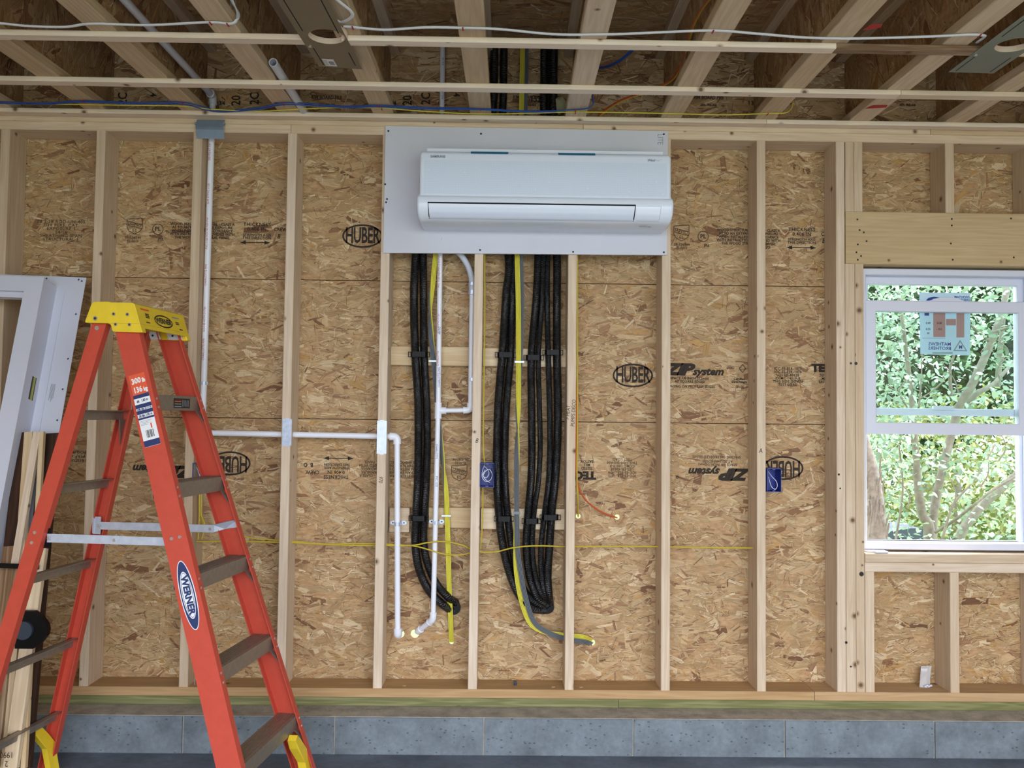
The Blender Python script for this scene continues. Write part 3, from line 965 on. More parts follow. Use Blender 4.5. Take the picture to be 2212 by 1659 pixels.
rim = MB().box(-2.6, 3.9, .110, .139, Z_J + .0005, Z_SUB - .0005).build('rim_board', M_OSB, ceil)
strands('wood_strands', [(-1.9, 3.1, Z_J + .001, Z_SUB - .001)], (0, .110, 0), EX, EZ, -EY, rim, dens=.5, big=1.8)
# stamps on the rim board
def rimtext(body, px, py, h, rot=0.0, mat=None, sx=.8):
    p = at(px, py, .1075); c, s = math.cos(rot), math.sin(rot)
    text('board_stamp', body, p, EX * c + EZ * s, -EX * s + EZ * c, h * 1.36, mat or M_INK, rim, sx, .001)
for px in (265, 550, 920, 1700):
    rimtext('2C', px, 214, .042, 1.57); rimtext('20', px - 40, 218, .042, 1.57); rimtext('1 3/4', px - 75, 224, .018)
for px in (705, 1140, 1530, 1960): rimtext('RIM BOARD PRB', px, 212, .017, 0, M_INKL); rimtext('APA  PRR-410', px, 228, .011, 0, M_INKL)
rimtext('1521', 1160, 216, .03, 0)
for px in (330, 985, 1630): rimtext('4', px, 206, .03, -1.57)

# strapping under the joists, three runs
ZS1 = Z_J; ZS0 = Z_J - .019
def strap_run(y0, y1, pieces):
    for a, b, m in pieces: board('strapping_board', (a + .0008, y0, ZS0), (b - .0008, y1, ZS1), m, ceil, axis=0)
c1 = atz(1661, 262, ZS0)[0]; c2 = atz(1955, 200, ZS0)[0]; c3 = atz(1818, 100, ZS0)[0]
HL = atz(706, 79, ZS0)[:2]; HR = atz(2192, 97, ZS0)[:2]; HRAD = .060      # holes sawn for the ceiling lights
strap_run(-.0585, -.0085, [(-2.5, c1, M_STRAP), (c1, 3.8, M_STRAP)])
strap_run(-.434, -.382, [(-2.5, c2, M_STRAP), (c2, 3.8, M_STRAP)])
strap_run(-.864, -.817, [(-2.5, HL[0] - .052, M_STRAP), (HL[0] + .052, c3, M_STRAP), (c3, HR[0] - .05, M_GREYWOOD), (HR[0] + .05, 3.8, M_STRAP)])
for y in (-1.45, -2.05, -2.65, -3.25, -3.85): strap_run(y - .05, y, [(-2.5, 3.8, M_STRAP)])
# red marking paint on two joists
for px, py, w in ((1893, 232, .08), (1885, 60, .05)):
    p = atz(px, py, Z_J - .0006); p[0] -= CX * p[1]; p[2] -= CK * p[1]
    quad_flat('paint_mark', [p + EX * -w * .5 + EY * .02, p + EX * w * .5 + EY * .0, p + EX * w * .42 + EY * -.03, p + EX * -w * .3 + EY * -.025], M_PAINTR, ceil)



def shear(root, kx=CX, kz=CK):
    for ch in root.children_recursive:
        if ch.type != 'MESH' or ch.data.get('sheared'): continue
        w = WL[ch.name]; me = ch.data; n = len(me.vertices)
        co = np.empty(n * 3, np.float32); me.vertices.foreach_get('co', co); co = co.reshape(-1, 3)
        y = co[:, 1] + w[1]
        co[:, 0] += kx * y; co[:, 2] += kz * y
        me.vertices.foreach_set('co', co.ravel()); me.update(); me['sheared'] = 1


shear(ceil)

# ------------------------------------------------------------------ window
win = empty('window_1', (2.46, .08, .815), kind='structure')
WX0, WX1, WZ0, WZ1 = 2.077, 2.846, .820, 2.044


def frame_rect(name, x0, x1, z0, z1, y0, y1, wl_, wr_, wb, wt, mat, parent):
    m = MB()
    o = [(x0, z0), (x1, z0), (x1, z1), (x0, z1)]; i = [(x0 + wl_, z0 + wb), (x1 - wr_, z0 + wb), (x1 - wr_, z1 - wt), (x0 + wl_, z1 - wt)]
    c = .003
    i2 = [(x0 + wl_ - c, z0 + wb - c), (x1 - wr_ + c, z0 + wb - c), (x1 - wr_ + c, z1 - wt + c), (x0 + wl_ - c, z1 - wt + c)]
    v = [(x, y0 + c, z) for x, z in o] + [(x, y0, z) for x, z in [(x0 + c, z0 + c), (x1 - c, z0 + c), (x1 - c, z1 - c), (x0 + c, z1 - c)]] + [(x, y0, z) for x, z in i2] + [(x, y0 + c, z) for x, z in i] + [(x, y1, z) for x, z in i] + [(x, y1, z) for x, z in o]
    f = []
    for r in range(6):
        for k in range(4):
            k1 = (k + 1) % 4; r1 = (r + 1) % 6
            f.append((r * 4 + k, r * 4 + k1, r1 * 4 + k1, r1 * 4 + k))
    return m.add(v, f).build(name, mat, parent)


def pane(x0, x1, z0, z1, y, parent):
    return MB().box(x0, x1, y, y + .004, z0, z1).build('glass_pane', M_GLASS, parent)


frame_rect('window_frame', WX0, WX1, WZ0, WZ1, .055, .165, .024, .024, .030, .028, M_VINYL, win)
frame_rect('frame_stop', WX0 + .022, WX1 - .022, WZ0 + .006, WZ1 - .026, .12, .15, .018, .018, .024, .016, M_VINYL, win)
# upper sash (farther out)
yU = .105
us = frame_rect('upper_sash', WX0 + .020, WX1 - .020, at(2030, 898, yU)[2], WZ1 - .012, yU, yU + .032, .034, .03, .032, .05, M_VINYL, win)
pane(WX0 + .05, WX1 - .046, at(2030, 890, yU)[2], WZ1 - .055, yU + .010, us)
p = at(2037, 882, yU - .006)
MB().box(p[0] - .045, p[0] + .045, yU - .012, yU + .004, p[2] - .008, p[2] + .010).build('sash_lock', M_VINYL, us)
# lower sash (raised)
yL = .066
zt, zb = at(2030, 650, yL)[2], at(2030, 939, yL)[2]
gx0, gx1 = at(1893, 800, yL)[0], at(2201, 800, yL)[0]
gz0, gz1 = at(2030, 914, yL)[2], at(2030, 674, yL)[2]
ls = frame_rect('lower_sash', WX0 + .012, WX1 - .012, zb, zt, yL, yL + .034, gx0 - WX0 - .012, WX1 - .012 - gx1, gz0 - zb, zt - gz1, M_VINYL, win)
pane(gx0 - .005, gx1 + .005, gz0 - .005, gz1 + .005, yL + .016, ls)
m = MB().prism([at(2005, 650, yL), at(2030, 643, yL), at(2065, 643, yL), at(2085, 651, yL)], (0, .02, 0)).build('lift_rail', M_VINYL, ls)
# paper sticker on the upper pane
q = [at(1986, 632, yU + .007), at(2096, 633, yU + .007), at(2095, 768, yU + .007), at(1988, 765, yU + .007)]
stk = MB().prism([x for x in q], (0, -.0006, 0)).build('paper_sticker', M_PAPER, us)
ysx = yU + .0058
def sq(x0, y0, x1, y1, mat): quad_flat('print_block', [at(x0, y1, ysx), at(x1, y1, ysx), at(x1, y0, ysx), at(x0, y0, ysx)], mat, stk)
sq(2016, 674, 2042, 728, M_PAPERP); sq(2043.5, 689, 2065, 703, M_PAPERP); sq(2066, 674, 2083, 729, M_PAPERP)
sq(1997, 674, 2007, 682, M_INKB); sq(2014, 766 - 5, 2058, 766 - 2, M_INKG); sq(1992, 730, 2042, 731, M_INKG)
ysx -= .0004
for body, px, py, h, mir in (('0.28', 2029, 698, .009, False), ('- 0.3', 2029, 711, .009, False), ('0.49', 2005, 698, .009, False), ('0.55', 2005, 711, .009, False), ('50', 2005, 720, .008, False), ('MATHEWS\nBROTHERS', 2030, 748, .0155, True), ('MATHEWS\nBROTHERS', 2078, 645, .0105, False)):
    text('print_text', body, at(px, py, ysx), EX, EZ, h * 1.36, M_INKB if 'M' in body else M_INK, stk, 1.0, .0003, 0, 'CENTER', 1, .9, mir)
m = MB()
tri = [at(2059, 758, ysx), at(2074, 734, ysx), at(2090, 759, ysx)]; tc_ = sum(tri) / 3
m.add(tri + [tc_ + (x - tc_) * .72 for x in tri], [(0, 1, 4, 3), (1, 2, 5, 4), (2, 0, 3, 5)]); m.build('print_text', M_INKG, stk)
text('print_text', 'M', at(2075, 750, ysx), EX, EZ, .02, M_INKB, stk, 1, .001)
m = MB(); m.prism([at(2000, 649, ysx), at(2006, 643, ysx), at(2018, 641, ysx), at(2030, 643, ysx), at(2014, 646, ysx), at(2018, 650, ysx)], (0, -.0002, 0)); m.build('print_text', M_INKB, stk)

# =================================================================== THINGS ON THE WALL
# primed board behind the air conditioner
b0, b1, b2, b3 = at(833, 272, -.013), at(1443, 283, -.013), at(1441, 551, -.013), at(828, 546, -.013)
mb = empty('mounting_board', ((b0[0] + b1[0]) / 2, -.0065, b3[2]), 'large grey-white painted backing board fixed over the studs behind the air conditioner', 'board')
m = MB(); m.prism([b0, b1, b2, b3], (0, .0125, 0)); m.build('panel', M_BOARD, mb)
for (px, py) in ((839, 283), (1039, 289), (1434, 290), (836, 430), (832, 398), (1037, 540), (1238, 544), (1434, 545), (834, 437)):
    p = at(px, py, -.0135)
    MB().cyl(p, p + EY * -.0012, .0042, 10).build('screw', M_SCREW, mb)
text('print_text', 'LITE', at(1426, 301, -.0137), -EZ, EX, .034, M_INKG, mb, .75)

# air conditioner
ax0, ax1 = .166, 1.194
ac = empty('air_conditioner', ((ax0 + ax1) / 2, -.013, 2.165), 'white wall mounted split air conditioner unit on the grey-white board', 'air conditioner')
zl = at(1178, 428, -.206)[2]
PROF = [(-.013, 2.452, 0), (-.13, 2.462, 0), (-.180, 2.461, 0), (-.193, 2.455, 0), (-.199, 2.443, 0), (-.203, 2.38, 0), (-.205, zl + .012, 0), (-.206, zl + .004, .003), (-.211, zl, .006), (-.2155, zl - .008, .008), (-.217, zl - .025, .009), (-.2145, zl - .045, .009), (-.208, zl - .066, .008), (-.195, zl - .083, .006), (-.172, zl - .095, .004), (-.12, zl - .103, .002), (-.013, zl - .100, 0)]
cy, cz = -.10, 2.31
secs = []
for a in (0, 20, 40, 60, 78): secs.append((a, 0))
V = []; nP = len(PROF); R = .012
def acsec(side, a):
    out = []
    for (y, z, e) in PROF:
        sn, cs_ = math.sin(math.radians(a)), math.cos(math.radians(a))
        k = R * (1 - cs_)
        d = np.array([y - cy, z - cz]); d = d / np.linalg.norm(d)
        yy = y - d[0] * k if y < -.02 else y
        x = (ax0 - e + R * (1 - sn)) if side < 0 else (ax1 + e - R * (1 - sn))
        out.append((x, yy, z - d[1] * k))
    return out
order = [(-1, 78), (-1, 60), (-1, 40), (-1, 20), (-1, 0), (1, 0), (1, 20), (1, 40), (1, 60), (1, 78)]
# angle 0 = full profile, larger = rounding towards the end cap
V = []
for side, a in order:
    sn, cs_ = math.sin(math.radians(a)), math.cos(math.radians(a))
    for (y, z, e) in PROF:
        k = R * (1 - cs_); d = np.array([y - cy, z - cz]); d /= np.linalg.norm(d)
        x = (ax0 - e + R * (1 - sn)) if side < 0 else (ax1 + e - R * (1 - sn))
        V.append((x, y - (d[0] * k if y < -.02 else 0), z - d[1] * k))
F = []
for s_ in range(len(order) - 1):
    for i in range(nP):
        j = (i + 1) % nP
        F.append((s_ * nP + i, s_ * nP + j, (s_ + 1) * nP + j, (s_ + 1) * nP + i))
F.append(tuple(range(nP))[::-1]); F.append(tuple((len(order) - 1) * nP + i for i in range(nP)))
mobj('housing', V, F, M_AC, ac, None, True, 40)
lowp = [(z, y) for (y, z, e) in PROF[4:15]][::-1]
def acy(z): return float(np.interp(z, [q[0] for q in lowp], [q[1] for q in lowp]))
def acstrip(name, x0, x1, z0, z1, off, mat, nz=10, xs0=0.0, smooth=True):
    v = []; f = []
    for i in range(nz + 1):
        z = z0 + (z1 - z0) * i / nz; t = i / nz
        for x in (x0 + xs0 * (1 - t), x1 - xs0 * (1 - t)): v.append((x, acy(z) - off, z))
        for x in (x0 + xs0 * (1 - t), x1 - xs0 * (1 - t)): v.append((x, acy(z) + .004, z))
    for i in range(nz):
        a = i * 4; b = a + 4
        f += [(a, a + 1, b + 1, b), (a + 1, a + 3, b + 3, b + 1), (a + 2, a, b, b + 2)]
    f += [(0, 2, 3, 1), (nz * 4, nz * 4 + 1, nz * 4 + 3, nz * 4 + 2)]
    return mobj(name, v, f, mat, ac, None, smooth, 35)
xl, xm, xr = at(925, 450, -.217)[0], at(1372, 455, -.217)[0], at(1428, 455, -.217)[0]
zt_, zb_ = at(1150, 442.5, -.217)[2], at(1150, 472, -.210)[2]
acstrip('louver_gap', xl - .003, xm + .003, zb_ - .001, zt_ + .0065, .0012, M_DARK, xs0=.004)
acstrip('louver', xl, xm - .001, zb_ - .002, zt_, .0028, M_ACD, xs0=.005)
acstrip('panel_gap', xm + .004, xr + .0014, zb_ - .001, zt_ + .0012, .0008, M_INKG, xs0=.006)
acstrip('side_panel', xm + .003, xr, zb_ - .002, zt_, .0016, M_AC, xs0=.006)
pf = acstrip('perforated_panel', at(916, 390, -.204)[0], at(1441, 390, -.204)[0], zl + .012, at(1178, 349, -.203)[2], .0014, M_PERF, 12)
ysurf = -.2065
text('brand_lettering', 'SAMSUNG', at(946, 338, -.2045), EX, EZ, .0135, M_INKG, ac, .98, .0005)
text('brand_lettering', 'Wind', at(1407, 346.5, -.2045), EX, EZ, .0125, M_INKG, ac, 1, .0005); text('brand_lettering', 'Free™', at(1423, 346.5, -.2045), EX, EZ, .0125, M_INKG, ac, .85, -.0002)
p = at(1389, 489, -.19); MB().box(p[0] - .016, p[0] + .016, p[1] - .003, p[1] + .003, p[2] - .0015, p[2] + .0015).build('badge', M_INKG, ac)
p = at(1402, 490, -.19); MB().box(p[0] - .006, p[0] + .006, p[1] - .003, p[1] + .003, p[2] - .0015, p[2] + .0015).build('badge', M_INKG, ac)
m = MB(); m.box(ax0 + .025, ax1 - .025, -.15, -.013, 2.458, 2.483); m.build('top_grille', M_AC, ac)
for (u0, u1, uy) in ((1017, 1098, 326), (1206, 1286, 330)):
    x0, x1 = at(u0, uy, -.197)[0], at(u1, uy, -.197)[0]
    v = [(x0, -.1995, 2.449), (x1, -.1995, 2.449), (x1, -.193, 2.4575), (x0, -.193, 2.4575), (x0, -.18, 2.4635), (x1, -.18, 2.4635)]
    mobj('tape', v, [(0, 1, 2, 3), (3, 2, 5, 4)], M_TAPE, ac)['label'] = 'strip of blue tape over the top edge'


# ---- pipes
def elbow_pts(a, c, b, r, n=7):
    a, c, b = (np.array(x, float) for x in (a, c, b))
    d1 = (a - c) / np.linalg.norm(a - c); d2 = (b - c) / np.linalg.norm(b - c)
    P0, P2 = c + d1 * r, c + d2 * r
    return [(1 - t) ** 2 * P0 + 2 * t * (1 - t) * c + t * t * P2 for t in np.linspace(0, 1, n)]


def fitting(name, arms, c, r, L, mat, parent):
    """socketed bend or tee"""
    m = MB(); c = np.array(c, float); ds = [(np.array(a, float) - c) / np.linalg.norm(np.array(a, float) - c) for a in arms]
    if len(ds) == 2:
        e = elbow_pts(arms[0], c, arms[1], L * .55)
        m.tube([c + ds[0] * L] + e + [c + ds[1] * L], r, 16)
    else:
        m.tube([c + ds[0] * L, c + ds[1] * L], r, 16); m.tube([c, c + ds[2] * L], r, 16)
    for d in ds: m.tube([c + d * (L - .004), c + d * (L + .0005)], r + .0012, 16)
    return m.build(name, mat, parent, True, 40)


def saddle(name, p, r, axis, parent, ear=.03, yb=.1015):
    """two-eared steel saddle over a vertical pipe"""
    m = MB(); n = 10
    prof = [(math.cos(t) * (r + .0012), -math.sin(t) * (r + .0012)) for t in np.linspace(0, math.pi, n)]
    v = []; f = []
    for (dx, dy) in prof:
        for dz in (-.008, .008): v.append((p[0] + dx, p[1] + dy, p[2] + dz))
    for i in range(n - 1): f.append((2 * i, 2 * i + 1, 2 * i + 3, 2 * i + 2))
    m.add(v, f)
    for s in (-1, 1):
        m.box(p[0] + s * (r + .001) - .0008, p[0] + s * (r + .001) + .0008, p[1], yb, p[2] - .008, p[2] + .008)
        e0 = p[0] + s * (r + .001)
        m.prism([(e0, yb, p[2] - .009), (e0 + s * (ear - .009), yb, p[2] - .009), (e0 + s * ear, yb, p[2] - .004), (e0 + s * ear, yb, p[2] + .004), (e0 + s * (ear - .009), yb, p[2] + .009), (e0, yb, p[2] + .009)], (0, -.0016, 0))
    o = m.build(name, M_ZINC, parent)
    for s in (-1, 1):
        q = np.array([p[0] + s * (r + ear - .010), yb - .002, p[2]])
        MB().cyl(q, q - EY * .0012, .0032, 8).build('screw', M_SCREW, o)
    return o


RL = .0132
YL = .055
dp = empty('drain_pipe', at(437, 930, YL), 'white plastic pipe dropping from the ceiling, through studs, ending left of the black hoses', 'pipe')
vb = at(437, 935, YL); vt = at(460, 203, YL)
hb = at(858, 943, YL); hb2 = at(859, 1372, YL); hole = at(865, 1369, YP)
top = np.array([vt[0], -2.2, vt[2] - .0306])
vtop = np.array([vt[0], YL, vt[2] - .01])
tube('pipe_run', [vb, (vb + vtop) / 2, vtop], RL, M_PVC, dp, 18, 1)
fitting('elbow', [vb, top], vtop, .0175, .036, M_PVCG, dp)
tube('pipe_run', [vtop, top], .0142, M_PVCG, dp, 18, 1, curve=False)['label'] = 'grey-white length running along the ceiling bay'
fitting('elbow', [vtop, hb], vb, .0172, .032, M_PVC, dp)
tube('pipe_run', [vb, hb], RL - .0006, M_PVC, dp, 18, 1, curve=False)
fitting('elbow', [vb, hb2], hb, .0168, .032, M_PVC, dp)
tube('pipe_run', [hb, hb2], RL - .0008, M_PVC, dp, 18, 1, curve=False)
fitting('elbow', [hb, hole + EY * .04], hb2, .0165, .028, M_PVC, dp)
tube('pipe_run', [hb2, np.array([hb2[0] + .004, YP + .06, hb2[2]])], RL - .001, M_PVC, dp, 14, 1, curve=False)
for py in (828,):
    q = at(440 if py < 840 else 437, py, YL)
    m = MB(); m.tube([q + EZ * -.007, q + EZ * .007], RL + .0014, 16); m.box(q[0] - RL - .012, q[0] - RL + .002, q[1] + .0, q[1] + .002, q[2] - .007, q[2] + .007); m.box(q[0] + RL - .002, q[0] + RL + .006, q[1] - .004, q[1] - .002, q[2] - .007, q[2] + .007)
    m.build('pipe_clamp', M_ZINC, dp, True, 30)
q = at(858, 1132, YL); saddle('pipe_saddle', q, RL, 2, dp, .021)
for (body, u, v0, dz) in (('CHARLOTTE PIPE', 441, 595, .2), ('SDR 17 PVC 1120', 449, 420, .2), ('PVC-1120 SCH 40 NSF-PW', 444, 505, .24), ('200 PSI AT 73F', 454, 330, .2), ('CHARLOTTE PIPE', 438, 755, .2), ('SCH 40 ASTM D1785', 436, 690, .2)):
    q = at(u, v0, YL); q = np.array([vb[0] + (vtop[0] - vb[0]) * (q[2] - vb[2]) / (vtop[2] - vb[2]), YL - RL - .0004, q[2]])
    d = vtop - vb
    text('pipe_print', body, q - EX * .002, d, -EX, .0135, M_INKR, dp, .9)

# the middle pipe with its branch up to the flexible hose
RM = .0112; YM = .062
mp = empty('drain_pipe', at(945, 900, YM), 'white plastic pipe with a side branch and flexible hose, right of two black hoses', 'pipe')
bayt = np.array([at(955, 200, YM)[0], YM, Z_SUB - .005])
tee = at(946.5, 887, YM); low = at(935.5, 1338, YM); hole2 = at(895, 1370, YP + .01)
tube('pipe_run', [bayt, (bayt + tee) / 2, tee], RM, M_PVC, mp, 18, 1)
e1 = at(1016, 886, YM)
fitting('tee', [bayt, low, e1], tee, .0152, .034, M_PVC, mp)
tube('pipe_run', [tee, e1], RM - .0012, M_PVC, mp, 16, 1, curve=False)
up = at(1019.5, 622, YM); e1b = np.array([e1[0], YM, e1[2]])
fitting('elbow', [tee, up], e1b, .0148, .030, M_PVC, mp)
tube('pipe_run', [e1b, up], RM - .0006, M_PVC, mp, 16, 1, curve=False)
tube('flexible_hose', [up - EZ * .025, at(1019, 605, YM), at(1013, 580, YM), at(1001, 558, YM - .005), at(985, 540, YM - .03), at(965, 525, .02), at(950, 515, -.005)], .0132, M_HOSE, mp, 18)
tube('pipe_run', [tee, low], RM, M_PVC, mp, 18, 1, curve=False)
fitting('elbow', [tee, hole2], low, .0150, .030, M_PVC, mp)
lo2 = low + (hole2 - low) * .82
tube('pipe_run', [low, lo2], .0120, M_PVC, mp, 16, 1, curve=False)
fitting('elbow', [low, lo2 + EY * .1], lo2, .0150, .026, M_PVC, mp)
for py, hh in ((632, .009), (614, .006), (820, .007)):
    q = at(1019, py, YM); m = MB(); m.tube([q - EZ * hh, q + EZ * hh], (.0148 if py < 700 else .0125), 16); m.box(q[0] - .004, q[0] + .006, q[1] - .02, q[1] - .012, q[2] - hh, q[2] + hh)
    m.build('hose_clamp', M_ZINC, mp, True, 30)
q = at(942, 1129, YM); saddle('pipe_saddle', q, RM, 2, mp, .021)
def alongmid(py): q = at(950, py, YM); t = (q[2] - tee[2]) / (bayt[2] - tee[2]); return tee + (bayt - tee) * t
for body, py, mt in (('PVC 1120 NSF-PW', 600, M_INKR), ('SCH 40 PVC-1120', 700, M_INKR), ('CHARLOTTE', 775, M_INKR), ('480 PSI', 715, M_INKB), ('CHARLOTTE PIPE', 815, M_INKB), ('1/2 IN PVC', 565, M_INKR), ('PVC-1120', 205, M_INKB), ('SCH 40', 135, M_INKB)):
    q = alongmid(py); text('pipe_print', body, q + np.array([-.003 if mt is M_INKR else .003, -RM - .0004, 0]), bayt - tee, -EX, .0125, mt, mp, .9)
for body, py in (('CHARLOTTE', 975), ('PVC 1120', 1040)):
    q = at(943, py, YM - RM - .0004); text('pipe_print', body, q, low - tee, EX, .0125, M_INKB, mp, .9)

# open pipe stub in the joist bay
pa = np.array([-.3445, .106, 2.666]); pb = at(590, 135, -.553)
st = empty('pipe_stub', pa, 'short open-ended white pipe poking out level between two ceiling joists', 'pipe')
pipe_hollow('pipe_run', pb, pa, .0168, .0128, M_PVCG, st)

# steel nail plates
def nail_plate(u0, v0, u1, v1, label, mat, Y=-.0003):
    a, b = at(u0, v0, Y), at(u1, v1, Y); cx = (a[0] + b[0]) / 2; w = abs(b[0] - a[0]) / 2; z0, z1 = min(a[2], b[2]), max(a[2], b[2])
    t = .004
    sh = (at((u0 + u1) / 2 - 3, v1, Y)[0] - at((u0 + u1) / 2 + 3, v0, Y)[0]) * .5 * 0
    pts = [(-w, z0 + t), (-w * .5, z0 + t), (-w * .4, z0), (w * .4, z0), (w * .5, z0 + t), (w, z0 + t), (w, z1 - t), (w * .5, z1 - t), (w * .4, z1), (-w * .4, z1), (-w * .5, z1 - t), (-w, z1 - t)]
    return tag(MB().prism([(cx + x, Y, z) for x, z in pts], (0, -.0022, 0)).build('nail_plate', mat), label, 'nail plate', 'steel plates guarding the pipe')
nail_plate(610.5, 903, 629.5, 965, 'upright steel plate on the stud midway along the level pipe run', M_GALV)
nail_plate(815, 907, 834.5, 982, 'shiny upright steel plate on the stud beside the pipe elbow', M_ZINC)
a, b = at(416, 263, -.060), at(485, 297, -.004)
tp = empty('nail_plate', (.5 * (a[0] + b[0]), -.04, Z_TP1), 'blue-grey folded steel plate on the ceiling corner above the tall pipe', 'nail plate', 'steel plates guarding the pipe')
x0, x1 = a[0], b[0]
m = MB(); t = .0018
pl = [(-.006, 2.6375), (-.024, 2.600), (-.017, 2.592), (-.0035, 2.556)]
for (p0, p1) in zip(pl[:-1], pl[1:]):
    m.obox((x0, p0[0], p0[1]), (x1 - x0, 0, 0), (0, p1[0] - p0[0], p1[1] - p0[1]), (0, -t * .7, -t * .7))
m.build('plate_body', M_PLATEB, tp)
for xx in (x0 - .004, x1 - .004):
    m = MB(); m.box(xx, xx + .008, -.022, -.012, 2.612, 2.621); m.build('plate_tab', M_PLATEB, tp)

# ---- insulated hoses
YH = .081
def hose(label, pts, r, Y=YH, top=None, mat=None, dy=()):
    P = []
    if top is not None: P += [np.array(x, float) for x in top]
    for i, q in enumerate(pts):
        P.append(at(q[0], q[1], q[2] if len(q) > 2 else Y))
    return tag(tube('insulated_hose', P, r, M_INS, None, 16, 7, ref=None), label, 'hose')
def bay(px, y, x2=None): 
    q = at(px, 170, y); return [(q[0], y, Z_SUB - .002), (q[0], y, 2.80), (q[0], y, 2.60)]
hose('thick black hose, left one of the pair beside the white branching pipe', [(900, 500, .03), (898, 548), (894, 640), (897, 765), (903, 860), (904, 950), (903, 1030), (899, 1110), (897, 1170), (904, 1225), (924, 1272), (953, 1303), (975, 1319, .13)], .0178)
hose('thick black hose, right one of the pair, partly behind the white branching pipe', [(915, 500, .03), (914, 548), (915, 640), (916, 765), (921, 860), (923, 950), (921, 1030), (917, 1110), (915, 1165), (922, 1212), (941, 1258), (966, 1288), (985, 1302, .13)], .0170, YH + .006)
hose('thick black ribbed hose just left of the yellow and grey cables', [(1098, 545), (1093, 640), (1085, 765), (1077, 860), (1074, 950), (1073, 1020), (1077, 1100), (1084, 1165), (1097, 1225), (1118, 1280), (1146, 1312), (1176, 1318, .12)], .0178, YH, bay(1067, .052))
hose('black hose tucked close behind the yellow and grey cables', [(1109, 545), (1107, 640), (1103, 765), (1095, 860), (1091, 950), (1090, 1020), (1095, 1100), (1104, 1170), (1117, 1235), (1135, 1280), (1160, 1303), (1180, 1308, .13)], .0165, YH + .008, bay(1088, .062))
hose('thick black hose right of the grey cable bundle at knee height', [(1163, 545), (1158, 650), (1148, 765), (1148, 870), (1149, 960), (1147, 1040), (1141, 1105), (1137, 1180), (1144, 1245), (1162, 1293), (1181, 1306, .12)], .0168, YH, bay(1175, .052))
hose('thin glossy black hose in the middle of the right hand hose cluster', [(1174, 545), (1171, 650), (1163, 765), (1165, 870), (1167, 960), (1163, 1040), (1154, 1105), (1150, 1180), (1156, 1240), (1170, 1285), (1184, 1300, .13)], .0115, YH - .006, bay(1183, .085))
hose('thin black hose beside the rightmost thick hose', [(1183, 545), (1182, 650), (1184, 765), (1187, 870), (1188, 960), (1185, 1040), (1177, 1105), (1169, 1180), (1170, 1240), (1178, 1285), (1188, 1300, .13)], .0125, YH + .004, bay(1190, .09))
hose('thick black hose nearest the stud on the right of the cluster', [(1203, 545), (1203, 650), (1203, 765), (1205, 870), (1204, 960), (1199, 1040), (1192, 1105), (1187, 1180), (1183, 1240), (1185, 1280), (1188, 1304, .125)], .0175, YH, bay(1196, .055))
# wall penetration lump is a real sleeve end
for (u, v) in ((980, 1312), (1182, 1310)):
    q = at(u, v, .133)
    tag(MB().cyl(q - EY * .012, q + EY * .007, .030, 20).build('foam_sleeve', M_BLACK, None, True, 40), 'black foam collar where the %s hoses enter the wall' % ('left pair of' if u < 1000 else 'right cluster of'), 'collar')

# hose clips
def clip(u0, u1, v, label, n=2, Y=.058):
    a, b = at(u0, v, Y), at(u1, v, Y); z = a[2]; w = b[0] - a[0]
    c = empty('hose_clip', ((a[0] + b[0]) / 2, .1, z), label, 'clip', 'black clips on the hoses')
    m = MB(); h = .0115; ear = .011
    x0, x1 = a[0] + ear, b[0] - ear
    m.prism([(x0, .1, z - h), (x0, Y + .012, z - h), (x0 + .008, Y, z - h), (x1 - .008, Y, z - h), (x1, Y + .012, z - h), (x1, .1, z - h)], (0, 0, 2 * h))
    m.box((x0 + x1) / 2 - .012, (x0 + x1) / 2 + .012, Y - .004, Y + .002, z - h * .9, z + h * .9)
    m.build('band', M_BLACK, c)
    for (e0, e1) in ((a[0], x0), (x1, b[0])):
        m = MB(); t = .0028
        m.box(e0, e1, Y + .008, Y + .014, z + h - t, z + h); m.box(e0, e1, Y + .008, Y + .014, z - h, z - h + t)
        xe = e0 if e0 == a[0] else e1 - t
        m.box(xe, xe + t, Y + .008, Y + .014, z - h, z + h)
        m.build('loop', M_BLACK, c)
clip(881, 928, 765, 'black clip on the left hose pair, upper board'); clip(1069, 1116, 766, 'black clip on the hoses left of the yellow cables, upper board')
clip(1131, 1175, 772, 'lowest set black clip on the upper board, middle of the cluster'); clip(1172, 1217, 761, 'black clip nearest the stud on the upper board')
clip(882, 926, 1120, 'black clip on the left hose pair, lower board'); clip(1067, 1111, 1121, 'black clip on the hoses left of the grey cables, lower board')
clip(1127, 1169, 1126, 'black clip in the middle of the cluster, lower board'); clip(1166, 1212, 1118, 'black clip nearest the stud on the lower board')


# ---- flat cable bundles
def bundle(label, path, phis, n=4, pitch=.0056, sep=.0036, top=None, lat=(0, 0)):
    P = [np.array(t, float) for t in (top or [])] + [at(*q) for q in path]
    phis = [phis[0]] * len(top or []) + list(phis)
    C = catmull(P, 8); ph = np.interp(np.linspace(0, 1, len(C)), np.linspace(0, 1, len(P)), phis)
    T, N, B = frames(C, (0, -1, 0)); lt = np.interp(np.linspace(0, 1, len(C)), np.linspace(0, 1, len(lat)), lat)
    root = empty('cable_bundle', C[-1], label, 'cables')
    for side, nm, mt in ((1, 'yellow_cable', M_YEL), (-1, 'grey_cable', M_GREY)):
        for i in range(n):
            pts = []
            for k in range(len(C)):
                c, s = math.cos(math.radians(ph[k])), math.sin(math.radians(ph[k]))
                u = (i - (n - 1) / 2) * pitch; w = side * sep
                pts.append(C[k] + N[k] * (w * c + u * s) + B[k] * (u * c - w * s + side * lt[k]))
            tube(nm, pts, .0027, mt, root, 8, 1, flat=1.25, ref=(0, -1, 0), curve=False)
    return root
Yc = .075
